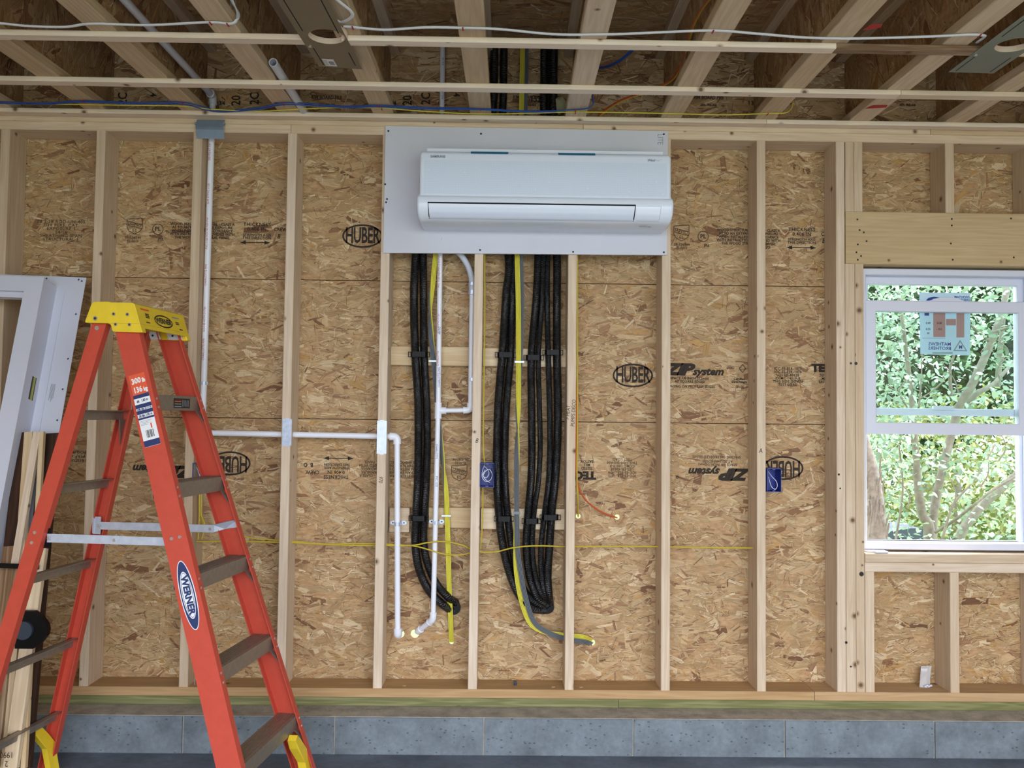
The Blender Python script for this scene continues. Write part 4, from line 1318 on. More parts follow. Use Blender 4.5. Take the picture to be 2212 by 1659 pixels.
bl = bundle('flat bundle of yellow and grey cables crossing behind the white branching pipe',
            [(943, 535, .06), (941, 550, Yc), (936, 600, Yc), (930, 660, Yc), (931, 720, Yc), (937, 780, .085), (942, 840, .09), (949, 930, .095), (957, 1000, .092), (963, 1060, .088), (966, 1116, .088), (968, 1180, .07), (970, 1260, .085), (974, 1350, .125), (975, 1386, .15)],
            [0, 0, 10, 80, 150, 180, 180, 180, 110, 30, 0, 0, 0, 0, 0], 4)
q = at(937, 780, .075); MB().box(q[0] - .022, q[0] + .022, .070, .0735, q[2] - .0035, q[2] + .0035).build('cable_staple', M_ZINC, bl)
q = at(964, 1114, .078); MB().box(q[0] - .020, q[0] + .020, .070, .0735, q[2] - .0035, q[2] + .0035).build('cable_staple', M_ZINC, bl)
br = bundle('flat bundle of yellow and grey cables hanging between the black hose clusters',
            [(1121, 545, .07), (1123, 650, .07), (1122, 765, .066), (1120, 850, .062), (1118, 930, .056), (1116, 1010, .05), (1116, 1110, .046), (1116, 1180, .044), (1120, 1235, .05), (1131, 1295, .06), (1150, 1345, .07), (1182, 1366, .075), (1225, 1377, .085), (1258, 1381, .105), (1279, 1388, .155)],
            [0, 0, 0, 0, 90, 175, 180, 180, 180, 180, 180, 180, 180, 180, 180], 4, lat=(.008, .008, .008, .008, .0075, .004, 0, 0, 0, 0, .003, .009, .0105, .009, .002, -.008, -.009, -.006),
            top=[(at(1132, 170, .06)[0], .062, Z_SUB - .005), (at(1130, 230, .06)[0], .064, 2.62), (at(1126, 420, .06)[0], .067, 2.25)])
q = at(1122, 782, .06); MB().box(q[0] - .020, q[0] + .020, .056, .060, q[2] - .004, q[2] + .004).build('cable_staple', M_ZINC, br)
q = at(1116, 1108, .036); MB().box(q[0] - .015, q[0] + .015, .034, .038, q[2] - .006, q[2] + .006).build('cable_staple', M_GREY, br)


# ---- single cables
def cable(label, pts, r, mat, group=None, flat=1.7, seg=8):
    return tag(tube('cable', pts, r, mat, None, seg, 8, flat=flat, ref=None), label, 'cable', group)
Yh = .07
hp = lambda L: [at(*q) for q in L]
cable('yellow cable running level through the studs to the stud marked A', hp([(405, 1170, Yh), (530, 1170, .06), (625, 1172, Yh), (760, 1178, .05), (826, 1178, Yh), (890, 1178, .036), (925, 1172, .036), (960, 1170, .036), (1000, 1178, .04), (1028, 1191, .06), (1070, 1192, .05), (1110, 1183, .024), (1160, 1179, .03), (1232, 1181, .06), (1330, 1180, .06), (1432, 1181, Yh), (1540, 1183, .06), (1642, 1184, Yh)]), .0032, M_YEL2)
cable('upper of two yellow cables between the ladder and the pipe elbow', hp([(432, 1115, .06), (450, 1140, .07), (530, 1160, .07), (600, 1167, .07), (640, 1170, .075), (700, 1175, .07), (760, 1174, .065), (826, 1175, .075), (890, 1179, .045), (925, 1187, .045), (955, 1196, .045), (985, 1199, .045), (1010, 1196, .05), (1032, 1188, .07)]), .0028, M_YEL2)
cable('yellow cable dropping beside the stud marked B into the blue box', hp([(1047, 545, .03), (1047, 700, .03), (1045, 860, .03), (1044, 960, .03), (1047, 1003, .04)]), .003, M_YEL2)
cable('short yellow cable leaving the blue box below the stud letter B', hp([(1043, 1050, .045), (1043, 1100, .03), (1041, 1150, .03), (1038, 1185, .05)]), .0028, M_YEL2)
cable('yellow cable beside the stud ending at the small bright hole', hp([(1247, 548, .03), (1247, 750, .03), (1247, 930, .03), (1246, 1020, .03), (1248, 1075, .06), (1249, 1116, .15)]), .0036, M_YEL2)
cable('orange cable curving away from the stud to a bright hole', hp([(1243, 820, .028), (1244, 900, .024), (1243, 980, .028), (1246, 1035, .035), (1258, 1070, .05), (1278, 1092, .07), (1305, 1109, .1), (1333, 1118, .155)]), .0036, M_ORANGE)
for i, (dx, nm) in enumerate(((0, 'left'), (4, 'right'))):
    cable('%s of two yellow cables dropping from the blue box behind the ladder' % nm, hp([(429 + dx, 1030, .05), (431 + dx, 1060, .04), (431 + dx, 1090, .04), (431 + dx, 1112, .045), (430 + 3 * dx, 1135, .05), (428 + 2 * dx, 1165, .06)]), .0028, M_YEL2)
# ceiling cables, stapled under the joists
ZC = Z_J - .0045
def ceil_cable(label, L, r, mat, z=ZC, flat=.6, extra=(), group=None, staples=()):
    P = [atz(x, y, z + (d[0] if d else 0)) for x, y, *d in L] + [np.array(e, float) for e in extra]
    o = tag(tube('cable', P, r, mat, None, 8, 8, flat=flat, ref=(0, 0, -1)), label, 'cable', group)
    for (x, y) in staples:
        q = atz(x, y, z); MB().box(q[0] - .002, q[0] + .002, q[1] - .012, q[1] + .012, q[2] - .0052, q[2] - .0030).build('cable_staple', M_PAINTR, o)
    return o
ceil_cable('white cable stapled across the ceiling at the far left, turning up', [(-560, 44), (-300, 52), (-60, 46), (0, 50), (60, 56), (140, 58), (200, 51), (320, 54), (450, 48), (498, 51), (512, 42, .01), (514, 28, .04), (504, 8, .07), (488, -25, .1)], .006, M_WHITEC, staples=((455, 48), (492, 51)))
ceil_cable('long white cable sagging across the ceiling towards the right light plate', [(742, 57), (760, 58), (830, 64), (920, 59), (1000, 60), (1080, 63), (1200, 74), (1320, 74), (1420, 70), (1540, 66), (1640, 73), (1740, 81), (1850, 83), (2000, 79), (2090, 75), (2122, 76), (2126, 80, .004), (2110, 92, .012)], .0062, M_WHITEC, staples=((762, 58), (1000, 60), (1540, 66), (2116, 75)))
ceil_cable('white cable looping beside the left light plate', [(715, -12, .0), (736, 6, -.004), (756, 22, -.006), (761, 33, -.006), (752, 42, -.004), (738, 47, .0), (725, 44, .0)], .0062, M_WHITEC)
ceil_cable('upper of the paired blue cables along the ceiling edge', [(-520, 222), (-260, 217), (-60, 219), (0, 220), (100, 222), (180, 218), (280, 221), (390, 221), (440, 231), (480, 239), (560, 233), (620, 222), (740, 229), (820, 228), (920, 232), (1040, 235), (1150, 240), (1240, 237), (1272, 233), (1282, 222, .02), (1279, 206, .05)], .0042, M_BLUEC, staples=((180, 218), (395, 222), (612, 224), (818, 228), (1038, 235), (1243, 237)))
ceil_cable('lower of the paired blue cables along the ceiling edge', [(-520, 225), (-260, 220), (-60, 222), (0, 223), (100, 225), (180, 221), (280, 224), (390, 225), (440, 236), (480, 242), (560, 236), (620, 226), (740, 232), (820, 231), (920, 235), (1040, 237), (1140, 242), (1200, 241)], .0040, M_BLUEC, ZC - .003)
ceil_cable('thin yellow cable under the blue ones along the ceiling edge', [(120, 225), (260, 227), (390, 229), (460, 236), (560, 240), (640, 236), (740, 232), (820, 233), (900, 239), (1000, 245), (1080, 246), (1160, 244), (1260, 242), (1440, 245), (1560, 248), (1660, 245), (1695, 244), (1708, 236, .02), (1713, 222, .05)], .0040, M_YEL, ZC - .001, staples=((825, 234), (1243, 242), (1658, 245), (1683, 246)))
for i, (mt, c_, off) in enumerate(((M_ORANGE, 'orange', 0), (M_YEL2, 'yellow', 5))):
    cable('%s cable arching up through a joist bay near the ceiling edge' % c_, [at(1292 + off, 250, .06), at(1312 + off, 234, .03), at(1345 + off, 215, -.05), at(1400 + off, 197, -.12), at(1450 + off * .6, 172, -.2), at(1476 + off * .4, 130, -.33), at(1492 + off * .4, 70, -.6), at(1512 + off * .4, 25, -.8), at(1545 + off * .4, -20, -1.0)], .0042, mt)
cable('short dark blue cable inside a joist bay', [at(1294, 147, .06), at(1315, 143, .0), at(1340, 130, -.06), at(1362, 112, -.1), at(1375, 98, -.12)], .0042, M_BLUEC)
# dab of expanding foam beside a joist
q = at(1210, 228, .06)
bm = bmesh.new(); bmesh.ops.create_icosphere(bm, subdivisions=3, radius=.03)
for v in bm.verts: v.co *= 1 + .18 * math.sin(v.co.x * 210 + v.co.z * 130) * math.cos(v.co.y * 170); v.co.z *= 1.25
me = bpy.data.meshes.new('foam_dab'); bm.to_mesh(me); bm.free(); me.materials.append(M_FOAM); me.polygons.foreach_set('use_smooth', [True] * len(me.polygons))
tag(reg(bpy.data.objects.new('foam_dab', me), None, q), 'pale greenish foam lump beside a joist above the board', 'foam')

# ---- electrical boxes
def ebox(u0, v0, u1, v1, label, loops):
    a, b = at(u0, v0, -.004), at(u1, v1, -.004); x0, x1, z0, z1 = a[0], b[0], b[2], a[2]; t = .0022; yb = .075
    e = empty('electrical_box', ((x0 + x1) / 2, .03, z0), label, 'electrical box', 'blue electrical boxes')
    m = MB(); m.box(x0, x0 + t, -.004, yb, z0, z1); m.box(x1 - t, x1, -.004, yb, z0, z1); m.box(x0 + t, x1 - t, -.004, yb, z0, z0 + t); m.box(x0 + t, x1 - t, -.004, yb, z1 - t, z1); m.box(x0, x1, yb, yb + t, z0, z1)
    cx = (x0 + x1) / 2
    for zz in (z0 + .004, z1 - .004): m.box(cx - .006, cx + .006, .0, .03, zz - .003, zz + .003)
    m.build('shell', M_BLUEB, e)
    for L, mt in loops:
        tube('wire', [at(u, v, y) for u, v, y in L], .0014, mt, e, 6, 6)
    return e
ebox(1037, 1000, 1067, 1053, 'open blue electrical box with coiled wires on the stud marked B', [
    ([(1047, 1004, .05), (1042, 1018, .02), (1042, 1032, .01), (1050, 1040, .01), (1060, 1036, .012), (1063, 1024, .015), (1057, 1014, .015), (1049, 1018, .012), (1044, 1028, .012), (1050, 1037, .012), (1058, 1042, .02)], M_WHITEC),
    ([(1045, 1006, .05), (1053, 1014, .03), (1056, 1024, .012), (1050, 1032, .01), (1043, 1026, .012), (1048, 1015, .02)], M_WHITEC), ([(1062, 1012, .04), (1060, 1030, .03), (1056, 1046, .04)], M_BLACK)])
ebox(1657, 1012, 1688, 1063, 'open blue electrical box on the stud marked A', [
    ([(1659, 1018, .04), (1668, 1030, .01), (1677, 1040, .006), (1679, 1050, .01), (1676, 1056, .02)], M_WHITEC), ([(1660, 1030, .04), (1666, 1050, .01), (1674, 1057, .008), (1678, 1053, .01)], M_WHITEC)])
ebox(416, 1000, 447, 1050, 'blue electrical box on a stud half hidden by the ladder', [([(425, 1010, .04), (431, 1026, .012), (436, 1040, .015)], M_WHITEC)])

# ---- light mounting plates on the strapping
def light_plate(label, c0, c1, c2, c3, hc, hr, mat, slots, sticker=None):
    """c0..c3 plate corners (far left, far right, near right, near left), hc hole centre"""
    z = ZS0 - .0012
    P = [np.array([x, y]) for x, y in (c0, c1, c2, c3)]
    r = empty('light_mounting_plate', (hc[0], hc[1], z), label, 'mounting plate', 'recessed light plates')
    n = 40; m = MB(); out = []; inn = []
    cc = np.array(hc)
    for k in range(n):
        t = 2 * math.pi * k / n; d = np.array([math.cos(t), math.sin(t)]); inn.append(cc + d * hr)
        best = 1e9
        for i in range(4):
            A, B_ = P[i], P[(i + 1) % 4]; e = B_ - A; M2 = np.array([[d[0], -e[0]], [d[1], -e[1]]])
            if abs(np.linalg.det(M2)) < 1e-9: continue
            s, u = np.linalg.solve(M2, A - cc)
            if s > 0 and -1e-6 <= u <= 1 + 1e-6: best = min(best, s)
        out.append(cc + d * best)
    for i in range(4):                                                 # keep the true corners
        k = min(range(n), key=lambda k: np.linalg.norm((out[k] - cc) / np.linalg.norm(out[k] - cc) - (P[i] - cc) / np.linalg.norm(P[i] - cc)))
        out[k] = P[i]
    v = [(*q, z) for q in out] + [(*q, z) for q in inn] + [(*q, z + .001) for q in out] + [(*q, z + .001) for q in inn]
    f = []
    for k in range(n):
        k1 = (k + 1) % n
        f += [(k, k + n, k1 + n, k1), (k + 2 * n, k1 + 2 * n, k1 + 3 * n, k + 3 * n), (k, k1, k1 + 2 * n, k + 2 * n), (k + n, k + 3 * n, k1 + 3 * n, k1 + n)]
    mobj('plate', v, f, mat, r)
    ex = P[1] - P[0]; ey = P[3] - P[0]
    def loc(u, w): return P[0] + ex * u + ey * w
    for (u, w0, w1) in slots:
        a, b = loc(u - .012, w0), loc(u + .012, w0); c, d = loc(u + .012, w1), loc(u - .012, w1)
        quad_flat('slot', [(*a, z - .0004), (*d, z - .0004), (*c, z - .0004), (*b, z - .0004)], M_DARK, r)
    for (u, w) in ((.09, slots[0][2] + .02), (.87, slots[-1][2] + .02)):
        q = loc(u, w); MB().cyl((*q, z - .003), (*q, z), .006, 8).build('screw', M_RIVET, r)
    # plywood ring above the hole
    m = MB(); v = []; f = []
    for k in range(n):
        t = 2 * math.pi * k / n
        for rr, zz in ((hr - .002, z + .001), (hr - .002, z + .0195), (hr + .007, z + .0195), (hr + .007, z + .001)): v.append((cc[0] + math.cos(t) * rr, cc[1] + math.sin(t) * rr, zz))
    for k in range(n):
        k1 = (k + 1) % n
        for s in range(4): f.append((k * 4 + s, k1 * 4 + s, k1 * 4 + (s + 1) % 4, k * 4 + (s + 1) % 4))
    mobj('wooden_ring', v, f, M_STRAP, r)
    if sticker:
        u0, u1, w0, w1 = sticker
        s = quad_flat('sticker', [(*loc(u0, w0), z - .0005), (*loc(u0, w1), z - .0005), (*loc(u1, w1), z - .0005), (*loc(u1, w0), z - .0005)], M_LABW, r)
        for i in range(9):
            a = u0 + (u1 - u0) * (.45 + .05 * i); w = (u1 - u0) * (.03 if i % 3 else .018)
            quad_flat('barcode', [(*loc(a, w0 + (w1 - w0) * .2), z - .0008), (*loc(a, w0 + (w1 - w0) * .7), z - .0008), (*loc(a + w, w0 + (w1 - w0) * .7), z - .0008), (*loc(a + w, w0 + (w1 - w0) * .2), z - .0008)], M_INK, s)
        for i in range(3):
            quad_flat('barcode', [(*loc(u0 + (u1 - u0) * (.08 + .1 * i), w0 + (w1 - w0) * .12), z - .0008), (*loc(u0 + (u1 - u0) * (.08 + .1 * i), w0 + (w1 - w0) * .85), z - .0008), (*loc(u0 + (u1 - u0) * (.12 + .1 * i), w0 + (w1 - w0) * .85), z - .0008), (*loc(u0 + (u1 - u0) * (.12 + .1 * i), w0 + (w1 - w0) * .12), z - .0008)], M_INKG, s)
    shear(r, 0, CK)
    return r
g0, g1 = atz(689, 143, ZS0)[:2], atz(783, 149, ZS0)[:2]
dv = (atz(700, 0, ZS0)[:2] - g1); dv2 = (atz(605, 0, ZS0)[:2] - g0); dd = (dv + dv2) / 2; dd = dd / np.linalg.norm(dd)
light_plate('brownish steel light plate with round hole and barcode sticker, left side of the ceiling', g0, g1, g1 + dd * .66, g0 + dd * .66, HL, HRAD, M_LITE, [(.14, .03, .26), (.88, .05, .23), (.14, .47, .9), (.88, .47, .9)], (.18, .44, .02, .12))
h0, h1 = atz(2049, 155, ZS0)[:2], atz(2146, 158, ZS0)[:2]
dd = (atz(2212, 113, ZS0)[:2] - h1); dd = dd / np.linalg.norm(dd)
light_plate('grey steel light plate with a round hole, right edge of the ceiling', h0, h1, h1 + dd * .66, h0 + dd * .66, HR, HRAD, M_LITE2, [(.12, .02, .22), (.88, .02, .22), (.12, .47, .9), (.88, .47, .9)])

# =================================================================== STEPLADDER
LX, LY, LTH = -.7531, -.6761, -.1286
WT, WB, AFT, AFB, D1, ART, ARB, WRT, WRB, D2, HC = .1440, .2733, .0457, .6004, .0824, -.0705, -.5010, .1424, .2568, .0520, 1.7407
lc, lsn = math.cos(LTH), math.sin(LTH)
def LW(a, b, z): return np.array([LX + a * lc - b * lsn, LY + a * lsn + b * lc, z])
def la(z): return AFB + (AFT - AFB) * z / 1.75
def lw(z): return WB + (WT - WB) * z / 1.75
def ra(z): return ARB + (ART - ARB) * z / 1.75
def rw(z): return WRB + (WRT - WRB) * z / 1.75
lad = empty('stepladder', LW(0, 0, 0), 'tall orange fibreglass stepladder with a yellow top cap, opened out on the floor', 'ladder')
FL = .028
def rail(name, fa, fw, D, side, z0, z1, front):
    """channel section rail, web outside, flanges turned inwards; fa = climbing-side edge"""
    prof = [(0, 0), (D, 0), (D, FL), (D - .004, FL), (D - .004, .004), (.004, .004), (.004, FL), (0, FL)]
    V = []
    for z in (z0, z1):
        for (u, w) in prof:
            a = fa(z) - (D if front else 0) + u
            V.append(LW(a, side * (fw(z) - w), z))
    n = 8; f = [(i, (i + 1) % n, (i + 1) % n + n, i + n) for i in range(n)] + [tuple(range(n))[::-1], tuple(range(n, 2 * n))]
    if side > 0: f = [q[::-1] for q in f]
    return mobj(name, V, f, M_RED, lad)
r1 = rail('front_rail', la, lw, D1, -1, .01, 1.70, True); r2 = rail('front_rail', la, lw, D1, 1, .01, 1.70, True)
r3 = rail('rear_rail', ra, rw, D2, -1, .01, 1.705, False); r4 = rail('rear_rail', ra, rw, D2, 1, .01, 1.705, False)
def lprism(poly, d, m=None):
    m = m or MB(); return m.prism([LW(*q) for q in poly], LW(*d) - LW(0, 0, 0))
# steps
for j in range(1, 6):
    z = .2876 * j - .004; af = la(z) - .002; w = lw(z) - .005; dep = .078; th = .05
    s_ = MB()
    def lb(a0, a1, b0, b1, z0, z1, m): m.obox(LW(a0, b0, z0), LW(a1, b0, z0) - LW(a0, b0, z0), LW(a0, b1, z0) - LW(a0, b0, z0), (0, 0, z1 - z0))
    lb(af - dep, af, -w, w, z - .005, z, s_); lb(af - .004, af, -w, w, z - th, z - .005, s_); lb(af - dep, af - dep + .004, -w, w, z - th, z - .005, s_)
    for k in range(6): lb(af - dep + .008 + k * .0115, af - dep + .012 + k * .0115, -w, w, z, z + .0018, s_)
    st_ = s_.build('step', M_ALU, lad)
    for side in (-1, 1):
        m = MB(); b1 = side * w; b2 = side * (w - .055)
        lprism([(af - .003, b1, z - th), (af - .003, b2, z - th + .012), (af - .003, b2 + side * .012, z - th + .012), (la(z - .11) - .004, side * (lw(z - .11) - .010), z - .112), (la(z - .09) - .004, side * (lw(z - .09) - .004), z - .092)], (-.003, 0, 0), m)
        m.build('step_brace', M_ALU, lad)
        for zz in (z - .012, z - .04):
            q = LW(la(zz) + .0005, side * (lw(zz) - .012), zz); d = LW(.002, 0, 0) - LW(0, 0, 0)
            MB().cyl(q, q + d, .0042, 8).build('rivet', M_RIVET, lad)
    if j == 5:
        y0 = af + .0006
        quad_flat('warning_label', [LW(y0, -.03, z - .042), LW(y0, .085, z - .042), LW(y0, .085, z - .008), LW(y0, -.03, z - .008)], M_LABK, lad)
        for i in range(3): quad_flat('label_print', [LW(y0 + .0005, -.025, z - .038 + .009 * i), LW(y0 + .0005, .022, z - .038 + .009 * i), LW(y0 + .0005, .022, z - .035 + .009 * i), LW(y0 + .0005, -.025, z - .035 + .009 * i)], M_LABO if i == 2 else M_INKG, lad)
        for i in range(5): quad_flat('label_print', [LW(y0 + .0005, .03 + .01 * i, z - .036), LW(y0 + .0005, .034 + .01 * i, z - .036), LW(y0 + .0005, .034 + .01 * i, z - .014), LW(y0 + .0005, .03 + .01 * i, z - .014)], M_INKG, lad)
# rear horizontals
for z in (1.365, 1.115, .815, .515, .235):
    m = MB(); w = rw(z) - .004; a = ra(z) + .012
    def lb(a0, a1, b0, b1, z0, z1, m): m.obox(LW(a0, b0, z0), LW(a1, b0, z0) - LW(a0, b0, z0), LW(a0, b1, z0) - LW(a0, b0, z0), (0, 0, z1 - z0))
    lb(a, a + .003, -w, w, z - .017, z + .017, m); lb(a, a + .028, -w, w, z + .014, z + .017, m)
    m.build('rear_bar', M_ALU, lad)
m = MB(); lprism([(ra(1.34) + .03, rw(1.3) - .006, 1.35), (ra(1.34) + .03, rw(1.3) - .05, 1.35), (ra(1.34) + .03, rw(1.3) - .045, 1.335), (ra(1.25) + .03, rw(1.25) - .006, 1.255)], (-.003, 0, 0), m); m.build('step_brace', M_ALU, lad)
# spreaders
for side in (-1, 1):
    zs = .958; w = lw(zs) - .030 if side < 0 else rw(zs) - .030
    a0 = ra(zs) + D2 + (.004 if side < 0 else -.03); a1 = la(zs) - D1 - .004 if side < 0 else la(zs) - D1 - .005; am = a0 + (a1 - a0) * .57
    m = MB()
    def lb(a0, a1, b0, b1, z0, z1, m): m.obox(LW(a0, b0, z0), LW(a1, b0, z0) - LW(a0, b0, z0), LW(a0, b1, z0) - LW(a0, b0, z0), (0, 0, z1 - z0))
    m = MB(); lb(a0, am + .012, side * w, side * w + .003, zs - .014, zs + .014, m); m.build('spreader', M_ZINC, lad)
    m = MB(); lb(am - .012, a1 + (.03 if side < 0 else .0), side * w - .0035, side * w - .0005, zs - .0135, zs + .0135, m); m.build('spreader', M_ZINC, lad)
    for aa in (am, a1 - .012 if side > 0 else a1 + .01, a0 + .01):
        q = LW(aa, side * w - .004, zs); MB().cyl(q, q + LW(0, -.004, 0) - LW(0, 0, 0), .0055, 10).build('rivet', M_RIVET, lad)
    # hinge bracket on the rear rail, and on the far front rail
    m = MB(); lb(a0 - .018, a0 + .012, side * (rw(zs) - .026), side * (rw(zs) - .022), zs - .032, zs + .032, m); lb(a0 - .018, a0 - .012, side * (rw(zs) - .03), side * (rw(zs) - .003), zs - .028, zs + .028, m); m.build('spreader_bracket', M_BLACK if side < 0 else M_ZINC, lad)
    if side > 0:
        m = MB(); lprism([(a1 - .004, w, zs - .014), (la(zs) - .06, lw(zs) - .006, zs - .004), (la(zs) - .012, lw(zs) - .006, zs + .004), (la(zs) - .012, lw(zs) - .006, zs + .032), (la(zs) - .06, lw(zs) - .006, zs + .024), (a1 - .004, w, zs + .014)], (0, -.0035, 0), m); m.build('spreader_bracket', M_ZINC, lad)
# web rivets
for (rl, pts) in (('r', [(ra(.978) + .022, .978), (ra(.945) + .022, .945)]), ('f', [(la(.975) - .052, .972), (la(.975) - .025, .978)])):
    for a, z in pts:
        b = -(rw(z) if rl == 'r' else lw(z)); q = LW(a, b, z); MB().cyl(q, q + LW(0, -.003, 0) - LW(0, 0, 0), .0055, 10).build('rivet', M_RIVET, lad)
q = LW(ra(1.655) + .024, -rw(1.655), 1.655); MB().cyl(q, q + LW(0, -.003, 0) - LW(0, 0, 0), .0075, 10).build('rivet', M_RIVET, lad)
# yellow top cap
cap = MB(); CBW = .166
near = [(-.082, 1.735), (-.074, 1.7415), (-.020, 1.7415), (-.016, 1.739), (.062, 1.7375), (.070, 1.733), (.0905, 1.668), (-.0233, 1.6695), (-.100, 1.6712), (-.1035, 1.675)]
cap.prism([LW(a, -CBW, z) for a, z in near], LW(0, 2 * CBW, 0) - LW(0, 0, 0))
lobe = [(-.0233, 1.6695), (.0905, 1.668), (.1012, 1.6395), (.088, 1.6385), (-.0005, 1.6415), (-.006, 1.645), (-.0095, 1.660), (-.014, 1.6665)]
for b in (-CBW - .0006, CBW - .0244): cap.prism([LW(a, b, z) for a, z in lobe], LW(0, .025, 0) - LW(0, 0, 0))
front = [(.0905, 1.668), (.0955, 1.654), (.088, 1.654), (.082, 1.668)]
cap.prism([LW(a, -CBW + .02, z) for a, z in front], LW(0, 2 * CBW - .04, 0) - LW(0, 0, 0))
co = cap.build('top_cap', M_CAP, lad)
bv = co.modifiers.new('soft', 'BEVEL'); bv.width = .004; bv.segments = 2; bv.limit_method = 'ANGLE'; bv.angle_limit = math.radians(35)
for (a, z, r) in ((-.0655, 1.6855, .0075), (-.001, 1.700, .0058), (.0475, 1.6985, .0058), (.0068, 1.6655, .0058), (.0555, 1.6645, .0058)):
    q = LW(a, -CBW - .0012, z)
    MB().cyl(q, q + LW(0, -.0022, 0) - LW(0, 0, 0), r, 14).build('cap_bolt', M_RIVET, co)
    MB().cyl(q + LW(0, -.0018, 0) - LW(0, 0, 0), q + LW(0, -.0028, 0) - LW(0, 0, 0), r * .6, 10).build('cap_bolt', M_LABK, co)
# lettering on the sloped front of the cap
fo = LW(.0805, 0, 1.700); fu = LW(.070, 0, 1.733) - LW(.0905, 0, 1.668); fu /= np.linalg.norm(fu); fx = LW(0, 1, 0) - LW(0, 0, 0); fn = np.cross(fx, fu)
def fc(b, s): return fo + fx * b + fu * s + fn * .0012
ring_flat('cap_lettering', fc(0, -.008), fx, fu, .062, .023, .005, M_LABK, co)
text('cap_lettering', 'WERNER', fc(0, -.008), fx, fu, .026, M_LABK, co, 1.0, .0012)
quad_flat('cap_slot', [fc(-.138, .018), fc(-.085, .018), fc(-.085, .024), fc(-.138, .024)], M_LABO, co)
quad_flat('cap_slot', [fc(.07, .014), fc(.12, .014), fc(.12, .019), fc(.07, .019)], M_INKG, co)
for (b, s) in ((-.105, .004), (-.105, -.002), (-.105, -.008), (-.11, -.026), (.098, -.003), (.098, -.009), (.115, -.028)): quad_flat('cap_lettering', [fc(b - .012, s), fc(b + .012, s), fc(b + .012, s + .004), fc(b - .012, s + .004)], M_LABK, co)
# white metal plates under the cap
for (b, a0, a1) in ((.128, -.045, -.005), (.140, .018, .072)):
    m = MB(); lprism([(a0, b, 1.672), (a1, b, 1.672), (a1 + .012, b, 1.642), (a0 + .012, b, 1.642)], (0, -.002, 0), m); m.build('cap_plate', M_VINYL, lad)
    q = LW((a0 + a1) / 2, b - .002, 1.656); MB().cyl(q, q + LW(0, -.002, 0) - LW(0, 0, 0), .004, 8).build('rivet', M_SCREW, lad)
# rail stickers
def rp(z, t, off=.0006): return LW(la(z) - D1 + t, -lw(z) - off, z)
rd = rp(1.5, 0) - rp(1.2, 0); rd /= np.linalg.norm(rd); rx = LW(1, 0, 0) - LW(0, 0, 0)
rx = rx - np.dot(rx, rd) * rd; rx /= np.linalg.norm(rx)
def rq(z0, z1, t0, t1, mat, off, name='rail_sticker', tilt=0.0, par=None):
    # spans along the rail z0..z1 and across t0..t1 (right end a little higher, square to the rail)
    k = .16
    return quad_flat(name, [rp(z0 - k * t0 * 0 + tilt * t0, t0, off), rp(z0 + tilt * t1, t1, off), rp(z1 + tilt * t1, t1, off), rp(z1 + tilt * t0, t0, off)], mat, par or lad)
TL = .25
stk1 = rq(1.258, 1.426, .010, .068, M_LABW, .0006, tilt=TL)
rq(1.426, 1.492, .010, .068, M_LABO, .0006, tilt=TL)
for (z0, z1) in ((1.4145, 1.426), (1.383, 1.395), (1.3635, 1.375), (1.346, 1.352), (1.2586, 1.278)): rq(z0, z1, .010, .068, M_LABB, .0009, 'label_band', TL, stk1)
def rtxt(body, z, t, h, mat, sx=.8, bold=.001, off=.0014, par=None): text('label_text', body, rp(z + TL * t, t, off), rx, rd, h * 1.36, mat, par or lad, sx, bold)
rtxt('300', 1.470, .033, .019, M_LABW, .85); rtxt('lb', 1.468, .060, .014, M_LABW, .8); rtxt('136', 1.441, .032, .019, M_LABW, .8); rtxt('kg', 1.439, .060, .014, M_LABW, .8)
for body, z in (('6ft   1.83 m', 1.405), ('10ft 4in 3.17 m', 1.379), ('5ft 8in 1.85 m', 1.3575)): rtxt(body, z, .039, .0085, M_LABB, .72, .0004, par=stk1)
for i in range(4): rq(1.340 - .0042 * i, 1.3412 - .0042 * i, .014, .056 - .005 * i, M_INKG, .0009, 'label_print', TL, stk1)
rq(1.314, 1.330, .048, .053, M_LABO, .0010, 'label_print', TL, stk1)
for i in range(8): rq(1.286, 1.310, .026 + .0036 * i, .026 + .0036 * i + (.0024 if i % 3 else .0013), M_INK, .0011, 'label_print', TL, stk1)
zc = .797
ez = rp(zc, .0405, .0007)
el = disc_flat('rail_sticker', ez, rd, rx, .112, .0265, M_LABW, lad)
disc_flat('badge_oval', ez - EY * .0004, rd, rx, .109, .0235, M_LABB, el); disc_flat('badge_oval', ez - EY * .0008, rd, rx, .076, .0195, M_LABW, el)
ring_flat('badge_oval', ez - EY * .0010, rd, rx, .072, .0170, .0016, M_LABB, el)
text('label_text', 'WERNER', ez - EY * .0014, -rd, rx, .030, M_LABB, el, 1.02, .0014)
